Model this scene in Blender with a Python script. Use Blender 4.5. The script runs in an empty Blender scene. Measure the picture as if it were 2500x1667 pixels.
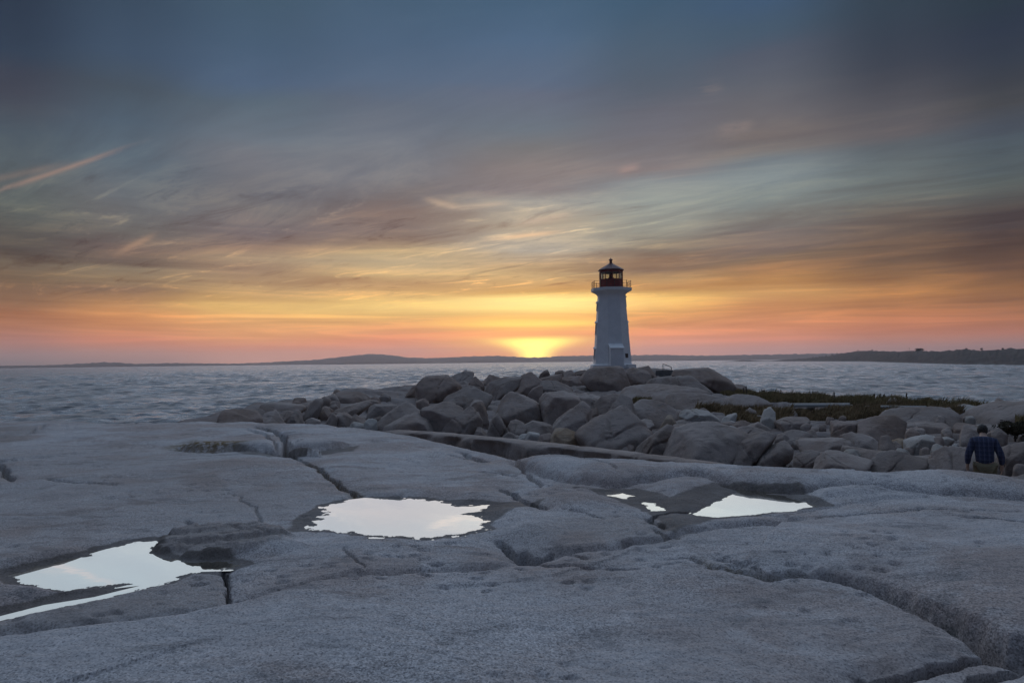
import bpy, bmesh, math, random
import numpy as np
from mathutils import Vector, Matrix

random.seed(7)
rng = np.random.default_rng(7)
C = bpy.context.scene.collection
SC = bpy.context.scene
R = math.radians

# ------------------------------------------------------------------ camera
EYE = np.array([0.0, 0.0, 8.0])
F = 2500 * 24.0 / 36.0          # focal length in pixels of the 2500 px wide photograph
PITCH, ROLL = math.atan(48.5 / F), 0.0105
_f = np.array([0, math.cos(PITCH), math.sin(PITCH)])
_u0 = np.array([0, -math.sin(PITCH), math.cos(PITCH)])
_r0 = np.array([1.0, 0, 0])
CR = math.cos(ROLL) * _r0 - math.sin(ROLL) * _u0
CU = math.cos(ROLL) * _u0 + math.sin(ROLL) * _r0
cam_data = bpy.data.cameras.new('camera')
cam = bpy.data.objects.new('camera', cam_data); C.objects.link(cam)
cam_data.lens, cam_data.sensor_width = 24.0, 36.0
cam_data.clip_start, cam_data.clip_end = 0.05, 40000
cam.matrix_world = Matrix(((CR[0], CU[0], -_f[0], EYE[0]), (CR[1], CU[1], -_f[1], EYE[1]),
                           (CR[2], CU[2], -_f[2], EYE[2]), (0, 0, 0, 1)))
SC.camera = cam

def ray(px, py):
    return _f + (px - 1250) / F * CR + (833.5 - py) / F * CU
def azel(px, py):
    d = ray(px, py)
    return math.degrees(math.atan2(d[0], d[1])), math.degrees(math.atan2(d[2], math.hypot(d[0], d[1])))
def unproj(px, py, z):
    """point on the horizontal plane z below/above the eye"""
    d = ray(px, py)
    t = z / d[2]
    return d[0] * t, d[1] * t
def at(px, py, dist):
    """point seen at that pixel at that horizontal distance (world)"""
    d = ray(px, py)
    t = dist / math.hypot(d[0], d[1])
    return EYE + d * t

# ------------------------------------------------------------------ render settings
SC.render.engine = 'CYCLES'
SC.view_settings.view_transform = 'Standard'
SC.view_settings.look = 'None'
SC.view_settings.exposure = 0.0
SC.view_settings.gamma = 1.0
SC.view_settings.use_curve_mapping = False
SC.cycles.use_denoising = True
try:
    SC.cycles.denoiser = 'OPENIMAGEDENOISE'
except Exception:
    pass
SC.cycles.max_bounces = 6
SC.cycles.diffuse_bounces = 3
SC.cycles.glossy_bounces = 3
SC.cycles.volume_bounces = 1
SC.cycles.sample_clamp_indirect = 4.0

# ------------------------------------------------------------------ node helpers
class NT:
    def __init__(self, tree):
        self.t = tree; self.n = tree.nodes; self.l = tree.links
    def node(self, typ, **kw):
        nd = self.n.new(typ)
        for k, v in kw.items():
            setattr(nd, k, v)
        return nd
    def put(self, sock, v):
        if hasattr(v, 'is_output'):
            self.l.new(v, sock)
        elif v is not None:
            if isinstance(v, (tuple, list)) and sock.type == 'RGBA' and len(v) == 3:
                v = (*v, 1)
            sock.default_value = v
    def m(self, op, a, b=None, c=None, clamp=False):
        nd = self.node('ShaderNodeMath', operation=op, use_clamp=clamp)
        self.put(nd.inputs[0], a)
        if b is not None: self.put(nd.inputs[1], b)
        if c is not None: self.put(nd.inputs[2], c)
        return nd.outputs[0]
    def smooth(self, x, a, b, lo=0.0, hi=1.0):
        nd = self.node('ShaderNodeMapRange', interpolation_type='SMOOTHSTEP')
        self.put(nd.inputs['Value'], x)
        for k, v in (('From Min', a), ('From Max', b), ('To Min', lo), ('To Max', hi)):
            nd.inputs[k].default_value = v
        return nd.outputs[0]
    def lin(self, x, a, b, lo=0.0, hi=1.0):
        nd = self.node('ShaderNodeMapRange')
        self.put(nd.inputs['Value'], x)
        for k, v in (('From Min', a), ('From Max', b), ('To Min', lo), ('To Max', hi)):
            nd.inputs[k].default_value = v
        return nd.outputs[0]
    def mix(self, fac, a, b, mode='MIX'):
        nd = self.node('ShaderNodeMix', data_type='RGBA', blend_type=mode)
        self.put(nd.inputs['Factor'], fac)
        self.put(nd.inputs['A'], a) if False else self.put([s for s in nd.inputs if s.name == 'A' and s.type == 'RGBA'][0], a)
        self.put([s for s in nd.inputs if s.name == 'B' and s.type == 'RGBA'][0], b)
        return [s for s in nd.outputs if s.type == 'RGBA'][0]
    def ramp(self, x, stops, interp='LINEAR'):
        nd = self.node('ShaderNodeValToRGB')
        cr = nd.color_ramp; cr.interpolation = interp
        while len(cr.elements) > 1:
            cr.elements.remove(cr.elements[-1])
        first = True
        for p, c in sorted(stops, key=lambda s: s[0]):
            if first:
                e = cr.elements[0]; e.position = p; first = False
            else:
                e = cr.elements.new(p)
            e.color = (*c, 1) if len(c) == 3 else c
        self.put(nd.inputs[0], x)
        return nd.outputs[0]
    def noise(self, vec, scale, detail=4, rough=0.55, dist=0.0, lac=2.0):
        nd = self.node('ShaderNodeTexNoise')
        if vec is not None: self.put(nd.inputs['Vector'], vec)
        nd.inputs['Scale'].default_value = scale
        nd.inputs['Detail'].default_value = detail
        nd.inputs['Roughness'].default_value = rough
        nd.inputs['Distortion'].default_value = dist
        nd.inputs['Lacunarity'].default_value = lac
        return nd.outputs[0]
    def voro(self, vec, scale, feature='F1', out='Color', rand=1.0):
        nd = self.node('ShaderNodeTexVoronoi', feature=feature)
        if vec is not None: self.put(nd.inputs['Vector'], vec)
        nd.inputs['Scale'].default_value = scale
        nd.inputs['Randomness'].default_value = rand
        return nd.outputs[out]
    def xyz(self, x, y, z):
        nd = self.node('ShaderNodeCombineXYZ')
        for s, v in zip(nd.inputs, (x, y, z)): self.put(s, v)
        return nd.outputs[0]
    def sep(self, v):
        nd = self.node('ShaderNodeSeparateXYZ'); self.put(nd.inputs[0], v)
        return nd.outputs
    def vm(self, op, a, b=None):
        nd = self.node('ShaderNodeVectorMath', operation=op)
        self.put(nd.inputs[0], a)
        if b is not None: self.put(nd.inputs[1], b)
        return nd.outputs[0]
    def grey(self, col):
        nd = self.node('ShaderNodeRGBToBW'); self.put(nd.inputs[0], col)
        return nd.outputs[0]

def srgb(*c):
    return tuple((v / 255 / 12.92) if v <= 10 else ((v / 255 + 0.055) / 1.055) ** 2.4 for v in c)

# ------------------------------------------------------------------ sky (world)
SKY_COLS = {   # pixel column of the photograph : (row, sRGB)
 25: [(0,45,58,78),(100,50,64,84),(150,60,66,82),(200,66,70,84),(250,70,76,88),(320,72,84,96),(400,84,94,100),(500,92,98,96),(555,86,84,80),(600,86,78,72),(640,112,98,82),(680,118,96,74),(700,125,98,75),(740,140,105,78),(770,176,124,86),(800,168,116,88),(830,172,126,116),(870,148,128,132),(885,126,120,128)],
 300: [(0,58,76,98),(110,64,82,106),(200,72,84,98),(300,80,96,112),(400,90,104,116),(480,104,108,112),(540,106,102,98),(590,102,88,84),(625,112,96,84),(645,136,120,98),(680,148,124,94),(708,122,98,80),(740,175,130,88),(770,212,150,92),(800,200,140,95),(830,202,136,108),(860,176,138,130),(885,150,130,132)],
 625: [(0,68,90,112),(100,72,94,120),(200,82,102,130),(250,90,106,122),(350,108,118,130),(400,114,116,124),(460,106,106,112),(500,118,114,114),(550,118,106,106),(590,134,112,100),(620,166,142,116),(650,156,128,104),(690,185,152,112),(730,213,170,108),(755,236,192,110),(780,222,170,108),(820,226,165,112),(845,208,145,118),(875,198,154,142)],
 950: [(0,72,96,122),(100,80,102,130),(200,90,108,134),(260,98,108,126),(350,112,118,130),(430,118,118,124),(480,118,110,110),(520,132,113,105),(560,130,113,106),(585,150,126,106),(612,184,160,124),(635,162,146,124),(665,204,170,120),(690,204,162,112),(720,225,180,115),(750,242,202,116),(770,235,190,110),(800,228,168,110),(830,228,152,112),(860,208,150,132)],
 1305: [(0,72,98,126),(100,82,106,136),(200,92,108,134),(230,102,110,130),(300,110,120,132),(360,122,120,122),(420,138,128,126),(470,136,126,126),(500,158,154,148),(550,184,168,146),(600,178,168,154),(640,182,152,116),(662,208,174,124),(700,224,174,108),(716,222,166,90),(735,254,226,136),(760,250,212,114),(780,238,178,98),(795,246,206,104),(815,236,164,104),(835,246,190,108),(865,240,150,104)],
 1600: [(0,66,92,118),(100,76,96,118),(200,88,98,114),(270,106,108,120),(330,112,112,122),(380,122,118,122),(415,134,124,124),(445,130,136,140),(500,146,152,148),(560,152,150,138),(600,132,120,106),(625,148,118,92),(650,142,114,90),(675,190,150,100),(700,202,148,88),(730,235,185,100),(760,225,166,96),(790,222,156,98),(820,226,152,112),(855,204,150,138)],
 1875: [(0,66,90,120),(60,70,90,112),(120,84,92,110),(200,94,98,110),(280,108,106,112),(340,112,104,104),(370,118,114,114),(400,116,125,131),(440,124,135,140),(490,128,136,134),(525,124,122,116),(560,116,106,102),(600,116,100,92),(630,126,104,84),(655,150,112,78),(690,188,136,78),(715,208,156,94),(750,196,136,84),(800,215,145,100),(830,205,138,112),(862,180,142,140)],
 2200: [(0,52,66,82),(80,54,64,80),(150,60,66,80),(250,82,82,90),(330,96,92,96),(375,90,98,104),(430,102,112,114),(475,104,109,106),(520,98,88,82),(580,98,82,72),(640,108,84,66),(680,150,108,68),(715,182,128,75),(760,162,110,72),(800,190,125,90),(830,176,124,106),(860,152,126,130)],
 2475: [(0,42,56,70),(60,44,54,72),(150,52,60,74),(250,64,66,72),(320,72,80,92),(380,78,90,98),(440,84,92,92),(485,82,80,78),(525,68,58,58),(560,72,62,62),(600,78,60,52),(640,92,68,54),(680,118,84,56),(700,146,102,62),(740,140,98,66),(790,165,110,80),(810,180,122,100),(840,152,120,118),(865,132,116,124)],
}
W = bpy.data.worlds.new('World'); SC.world = W; W.use_nodes = True
w = NT(W.node_tree)
for nd in list(w.n): w.n.remove(nd)
wo = w.node('ShaderNodeOutputWorld'); bg = w.node('ShaderNodeBackground')
w.l.new(bg.outputs[0], wo.inputs[0])
bg.inputs['Strength'].default_value = 1.0
tc = w.node('ShaderNodeTexCoord')
D = w.vm('NORMALIZE', tc.outputs['Generated'])
dx, dy, dz = w.sep(D)
EL0 = w.m('MULTIPLY', w.m('ARCSINE', dz), 57.29578)
AZ = w.m('MULTIPLY', w.m('ARCTAN2', dx, dy), 57.29578)
# cloud plane coordinates, streaks run towards a vanishing point left of the view
den = w.m('ADD', w.m('MAXIMUM', dz, 0.0), 0.075)
cpx = w.m('DIVIDE', dx, den); cpy = w.m('DIVIDE', dy, den)
th = R(-57)
al = w.m('ADD', w.m('MULTIPLY', cpx, math.sin(th)), w.m('MULTIPLY', cpy, math.cos(th)))
ac = w.m('SUBTRACT', w.m('MULTIPLY', cpx, math.cos(th)), w.m('MULTIPLY', cpy, math.sin(th)))
n1 = w.noise(w.xyz(w.m('MULTIPLY', al, 0.30), w.m('MULTIPLY', ac, 1.15), 3.1), 1.0, 9, 0.66, 0.6)
n2 = w.noise(w.xyz(w.m('MULTIPLY', al, 0.95), w.m('MULTIPLY', ac, 2.4), 8.4), 1.0, 10, 0.68, 0.9)
# thin streaks lying along the horizon
n3 = w.noise(w.xyz(w.m('MULTIPLY', AZ, 0.055), w.m('MULTIPLY', EL0, 0.95), 1.7), 1.0, 7, 0.6, 0.5)
n4 = w.noise(w.xyz(w.m('MULTIPLY', AZ, 0.035), w.m('MULTIPLY', EL0, 0.16), 5.2), 1.0, 4, 0.5, 0.3)
# bend the bands a little so they are not ruled lines
warp = w.m('ADD', w.m('MULTIPLY', w.m('SUBTRACT', n1, 0.5), w.smooth(EL0, 2, 14, 0.5, 3.2)),
           w.m('MULTIPLY', w.m('SUBTRACT', n4, 0.5), w.smooth(EL0, 1, 10, 0.7, 2.6)))
EL = w.m('ADD', EL0, warp)
ELMAX = 40.0
pos = w.m('DIVIDE', EL, ELMAX, clamp=True)
cols = []
for px, rows in SKY_COLS.items():
    st = []
    for y, r_, g_, b_ in rows:
        if y > 866 and px > 400: pass
        a, e = azel(px, y)
        st.append((max(0.0, min(1.0, e / ELMAX)), srgb(r_, g_, b_)))
    cols.append((azel(px, 700)[0], w.ramp(pos, st)))
sky = cols[0][1]
for i in range(1, len(cols)):
    sky = w.mix(w.smooth(AZ, cols[i - 1][0], cols[i][0]), sky, cols[i][1])
# behind and beside the view: the plain dusk sky the view fades into
back = w.ramp(pos, [(0.0, srgb(84, 84, 102)), (0.1, srgb(82, 86, 106)), (0.3, srgb(74, 84, 108)), (0.7, srgb(68, 84, 112)), (1.0, srgb(68, 88, 118))])
sky = w.mix(w.smooth(w.m('ABSOLUTE', AZ), 44, 95), sky, back)
# towards the zenith
zen = w.smooth(EL0, 26, 60)
sky = w.mix(zen, sky, srgb(82, 104, 136))
# cloud texture
front = w.smooth(w.m('ABSOLUTE', AZ), 95, 45)
amp_hi = w.m('MULTIPLY', w.smooth(EL0, 5, 10), w.smooth(EL0, 24, 11, 0.22, 1.0))
amp_lo = w.m('MULTIPLY', w.smooth(EL0, 0.6, 3.0), w.smooth(EL0, 14, 7))
c2 = w.m('SUBTRACT', n2, 0.5)
k = w.m('ADD', w.m('MULTIPLY', w.m('MULTIPLY', c2, amp_hi), 1.15), w.m('MULTIPLY', w.m('MULTIPLY', w.m('SUBTRACT', n3, 0.5), amp_lo), 1.5))
# crisp lit wisps inside the middle cloud band
nw = w.noise(w.xyz(w.m('MULTIPLY', al, 1.3), w.m('MULTIPLY', ac, 4.6), 2.2), 1.0, 10, 0.70, 1.2)
wis = w.m('MULTIPLY', w.smooth(nw, 0.54, 0.70), w.m('MULTIPLY', w.smooth(EL0, 3.5, 6.0), w.smooth(EL0, 15.5, 10.0)))
dwis = w.m('MULTIPLY', w.smooth(nw, 0.46, 0.32), w.m('MULTIPLY', w.smooth(EL0, 3.5, 6.0), w.smooth(EL0, 18, 11.0)))
wzone = w.m('MULTIPLY', w.smooth(AZ, -46, -30), w.smooth(AZ, 22, 4, 0.25, 1.0))
k = w.m('ADD', k, w.m('MULTIPLY', wzone, w.m('SUBTRACT', w.m('MULTIPLY', wis, 0.50), w.m('MULTIPLY', dwis, 0.34))))
k = w.m('MULTIPLY', k, front)
kp = w.m('MAXIMUM', k, 0.0); kn = w.m('MINIMUM', k, 0.0)
tint = w.xyz(w.m('ADD', 1.0, w.m('ADD', w.m('MULTIPLY', kp, 1.7), w.m('MULTIPLY', kn, 0.75))),
             w.m('ADD', 1.0, w.m('ADD', w.m('MULTIPLY', kp, 1.35), w.m('MULTIPLY', kn, 0.95))),
             w.m('ADD', 1.0, w.m('ADD', w.m('MULTIPLY', kp, 0.75), w.m('MULTIPLY', kn, 0.95))))
hi_ = w.smooth(EL0, 12, 24, 1.0, 0.92)
sky = w.vm('MULTIPLY', sky, w.xyz(hi_, hi_, w.m('MULTIPLY', hi_, w.smooth(EL0, 12, 24, 1.0, 0.96))))
sky = w.vm('MULTIPLY', sky, tint)
low = w.smooth(EL0, 6.5, 0.5)
sky = w.vm('MULTIPLY', sky, w.xyz(w.m('ADD', 1.0, w.m('MULTIPLY', low, 0.20)), w.m('ADD', 1.0, w.m('MULTIPLY', low, 0.03)), w.m('SUBTRACT', 1.0, w.m('MULTIPLY', low, 0.09))))
# vapour trails and bright wisps : strokes between two directions
def stroke(p0, p1, width, col, amount, taper=0.25, rough=0.5):
    global sky
    a0, e0 = azel(*p0); a1, e1 = azel(*p1)
    L = math.hypot(a1 - a0, e1 - e0); ux, uy = (a1 - a0) / L, (e1 - e0) / L
    rx = w.m('SUBTRACT', AZ, a0); ry = w.m('SUBTRACT', EL0, e0)
    s = w.m('DIVIDE', w.m('ADD', w.m('MULTIPLY', rx, ux), w.m('MULTIPLY', ry, uy)), L)
    q = w.m('SUBTRACT', w.m('MULTIPLY', ry, ux), w.m('MULTIPLY', rx, uy))
    q = w.m('ADD', q, w.m('MULTIPLY', c2, width * 1.6))
    g = w.m('POWER', 2.718, w.m('MULTIPLY', w.m('POWER', w.m('DIVIDE', q, width), 2.0), -1.0))
    f = w.m('MULTIPLY', g, w.m('MULTIPLY', w.smooth(s, -0.02, taper), w.smooth(s, 1.02, 1.0 - taper)))
    f = w.m('MULTIPLY', f, w.smooth(n2, 0.5 - rough, 0.55), clamp=True)
    sky = w.mix(w.m('MULTIPLY', f, amount), sky, srgb(*col))
stroke((-420, 590), (390, 330), 0.16, (170, 138, 122), 0.52, 0.30, 0.12)
stroke((-300, 500), (190, 392), 0.22, (140, 120, 108), 0.42, 0.25, 0.3)
stroke((265, 628), (392, 566), 0.22, (176, 142, 116), 0.6, 0.4, 0.4)
stroke((1170, 586), (1400, 562), 0.20, (240, 200, 158), 0.85, 0.45, 0.4)
stroke((1235, 552), (1420, 518), 0.30, (206, 180, 156), 0.6, 0.4, 0.2)
stroke((1020, 482), (1150, 515), 0.28, (196, 170, 146), 0.6, 0.4, 0.2)
stroke((1080, 512), (1260, 492), 0.24, (206, 182, 158), 0.6, 0.4, 0.2)
stroke((1650, 262), (1775, 200), 0.5, (150, 132, 124), 0.5, 0.4, 0.1)
stroke((1740, 322), (1850, 300), 0.4, (146, 130, 124), 0.5, 0.4, 0.1)
stroke((1500, 420), (1570, 405), 0.3, (178, 148, 138), 0.5, 0.4, 0.2)
# the glow where the sun has just touched the far hills, and the bright bar above it
def blob(px, py, sa, se, col, amount, pw=2.0):
    global sky
    a0, e0 = azel(px, py)
    qa = w.m('POWER', w.m('ABSOLUTE', w.m('DIVIDE', w.m('SUBTRACT', AZ, a0), sa)), pw)
    qe = w.m('POWER', w.m('ABSOLUTE', w.m('DIVIDE', w.m('SUBTRACT', EL0, e0), se)), pw)
    g = w.m('POWER', 2.718, w.m('MULTIPLY', w.m('ADD', qa, qe), -1.0))
    sky = w.mix(w.m('MULTIPLY', g, amount), sky, col)
blob(1320, 742, 9.0, 0.75, (1.4, 1.02, 0.36), 0.72)
blob(900, 752, 12.0, 0.6, (0.98, 0.66, 0.24), 0.48)
blob(1000, 640, 9.0, 1.0, (0.80, 0.58, 0.30), 0.35)
blob(1300, 790, 5.0, 0.5, (1.4, 0.9, 0.2), 0.55)
blob(1306, 850, 5.2, 0.95, (1.3, 0.62, 0.16), 0.65)
# bowl of light: wider at its top than at the hills
aS, eS = azel(1306, 866)
half = w.m('ADD', 1.3, w.m('MULTIPLY', w.m('POWER', w.m('MAXIMUM', w.m('SUBTRACT', EL0, eS), 0.0), 1.4), 1.35))
qa = w.m('POWER', w.m('ABSOLUTE', w.m('DIVIDE', w.m('SUBTRACT', AZ, aS), half)), 2.3)
gS = w.m('MULTIPLY', w.m('POWER', 2.718, w.m('MULTIPLY', qa, -1.0)), w.smooth(w.m('ADD', EL0, w.m('MULTIPLY', w.m('SUBTRACT', n3, 0.5), 0.5)), eS + 1.75, eS + 0.85))
sky = w.mix(w.m('MULTIPLY', gS, 0.97), sky, (2.6, 1.95, 0.36))
# below the horizon
sky = w.mix(w.smooth(EL0, -0.3, -3.0), sky, (0.05, 0.055, 0.065))
w.l.new(sky, bg.inputs['Color'])

# ------------------------------------------------------------------ added fill lamp, very soft, standing in for the bright high sky after sundown
FILL_AZ, FILL_EL = 2.0, 50.0
sd = bpy.data.lights.new('sky_fill', 'SUN'); sky_fill = bpy.data.objects.new('sky_fill', sd); C.objects.link(sky_fill)
sd.energy = 1.10
sd.angle = R(100)
sd.color = (0.635, 0.775, 1.0)
sky_fill.rotation_euler = (-R(90 - FILL_EL), 0, -R(FILL_AZ))
sky_fill.location = (0, 30, 60)

# ------------------------------------------------------------------ numpy noise
_perm = rng.permutation(65536).astype(np.int64)
def _hash(ix, iy, seed):
    return _perm[(ix + _perm[(iy + _perm[seed % 65536]) & 65535]) & 65535]
_ga = np.linspace(0, 2 * np.pi, 256, endpoint=False)
_gx, _gy = np.cos(_ga), np.sin(_ga)
def perlin(x, y, seed=0):
    xi = np.floor(x); yi = np.floor(y)
    fx = x - xi; fy = y - yi
    xi = xi.astype(np.int64); yi = yi.astype(np.int64)
    u = fx * fx * fx * (fx * (fx * 6 - 15) + 10); v = fy * fy * fy * (fy * (fy * 6 - 15) + 10)
    def g(dx_, dy_):
        h = _hash(xi + dx_, yi + dy_, seed) & 255
        return _gx[h] * (fx - dx_) + _gy[h] * (fy - dy_)
    a = g(0, 0) * (1 - u) + g(1, 0) * u
    b = g(0, 1) * (1 - u) + g(1, 1) * u
    return (a * (1 - v) + b * v) * 1.5
def fbm(x, y, octs=4, seed=0, rough=0.5):
    s = np.zeros_like(x); a = 1.0; f = 1.0
    for o in range(octs):
        s += a * perlin(x * f + 13.7 * o, y * f - 7.1 * o, seed + o * 31)
        a *= rough; f *= 2.03
    return s
def cells(x, y, seed=0):
    """worley: distance to nearest, to second, random of nearest"""
    xi = np.floor(x).astype(np.int64); yi = np.floor(y).astype(np.int64)
    d1 = np.full(x.shape, 9.0); d2 = np.full(x.shape, 9.0); rid = np.zeros(x.shape)
    for i in (-1, 0, 1):
        for j in (-1, 0, 1):
            h = _hash(xi + i, yi + j, seed)
            px = xi + i + (h & 255) / 256.0; py = yi + j + ((h >> 8) & 255) / 256.0
            d = np.hypot(px - x, py - y)
            nr = d < d1
            d2 = np.where(nr, d1, np.minimum(d2, d))
            rid = np.where(nr, (_perm[h] & 1023) / 1023.0, rid)
            d1 = np.where(nr, d, d1)
    return d1, d2, rid
def value3(p, seed=0):
    pi = np.floor(p).astype(np.int64); f = p - pi
    f = f * f * (3 - 2 * f)
    def h(i, j, k):
        return (_perm[(_hash(pi[:, 0] + i, pi[:, 1] + j, seed) + pi[:, 2] + k) & 65535] & 1023) / 511.5 - 1
    c = 0
    for i in (0, 1):
        for j in (0, 1):
            for k_ in (0, 1):
                wgt = (f[:, 0] if i else 1 - f[:, 0]) * (f[:, 1] if j else 1 - f[:, 1]) * (f[:, 2] if k_ else 1 - f[:, 2])
                c = c + wgt * h(i, j, k_)
    return c
def fbm3(p, octs=3, seed=0):
    s = 0; a = 1.0; f = 1.0
    for o in range(octs):
        s = s + a * value3(p * f + 11.3 * o, seed + 17 * o); a *= 0.5; f *= 2.1
    return s
def sstep(x, a, b):
    t = np.clip((x - a) / (b - a), 0, 1)
    return t * t * (3 - 2 * t)

# ------------------------------------------------------------------ object helpers
def tag(o, label=None, cat=None, group=None, kind=None):
    if label: o['label'] = label
    if cat: o['category'] = cat
    if group: o['group'] = group
    if kind: o['kind'] = kind
    return o
def link(name, me, mat=None, parent=None, smooth=True):
    o = bpy.data.objects.new(name, me); C.objects.link(o)
    if mat is not None and not me.materials: me.materials.append(mat)
    if parent is not None: o.parent = parent
    if smooth:
        me.polygons.foreach_set('use_smooth', np.ones(len(me.polygons), dtype=bool))
    return o
def empty(name, loc=(0, 0, 0), rz=0.0):
    o = bpy.data.objects.new(name, None); C.objects.link(o)
    o.location = loc; o.rotation_euler = (0, 0, rz); o.empty_display_size = 0.3
    return o
def grid_mesh(name, V, nr, nc, attrs=None):
    """V : (nr*nc,3) in row order -> quad mesh facing up"""
    me = bpy.data.meshes.new(name)
    i = np.arange(nr - 1)[:, None] * nc + np.arange(nc - 1)[None, :]
    q = np.stack([i, i + 1, i + nc + 1, i + nc], -1).reshape(-1, 4)
    me.vertices.add(len(V)); me.vertices.foreach_set('co', V.astype(np.float32).ravel())
    me.loops.add(q.size); me.loops.foreach_set('vertex_index', q.astype(np.int32).ravel())
    me.polygons.add(len(q)); me.polygons.foreach_set('loop_start', (np.arange(len(q)) * 4).astype(np.int32))
    me.update(calc_edges=True)
    for k_, a in (attrs or {}).items():
        at_ = me.attributes.new(k_, 'FLOAT', 'POINT')
        at_.data.foreach_set('value', a.astype(np.float32).ravel())
    return me
def bm_link(name, bm, mat, parent=None, smooth=False):
    me = bpy.data.meshes.new(name)
    bmesh.ops.recalc_face_normals(bm, faces=bm.faces)
    bm.to_mesh(me); bm.free()
    return link(name, me, mat, parent, smooth)

# ------------------------------------------------------------------ materials
def new_mat(name):
    m = bpy.data.materials.new(name); m.use_nodes = True
    t = NT(m.node_tree)
    for nd in list(t.n): t.n.remove(nd)
    out = t.node('ShaderNodeOutputMaterial'); b = t.node('ShaderNodeBsdfPrincipled')
    t.l.new(b.outputs[0], out.inputs[0])
    return m, t, b, out
def simple_mat(name, col, rough=0.6, metal=0.0, var=0.12, scale=6.0, bump=0.0):
    m, t, b, out = new_mat(name)
    geo = t.node('ShaderNodeTexCoord')
    n = t.noise(geo.outputs['Object'], scale, 5, 0.6)
    c = t.mix(t.smooth(n, 0.3, 0.7), tuple(v * (1 - var) for v in col), tuple(min(1, v * (1 + var)) for v in col))
    t.l.new(c, b.inputs['Base Color'])
    b.inputs['Roughness'].default_value = rough
    b.inputs['Metallic'].default_value = metal
    if bump:
        bp = t.node('ShaderNodeBump'); bp.inputs['Strength'].default_value = bump; bp.inputs['Distance'].default_value = 0.02
        t.l.new(t.noise(geo.outputs['Object'], scale * 6, 4, 0.6), bp.inputs['Height']); t.l.new(bp.outputs[0], b.inputs['Normal'])
    return m
def attr(t, name):
    a = t.node('ShaderNodeAttribute'); a.attribute_name = name
    return a.outputs['Fac']

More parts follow.
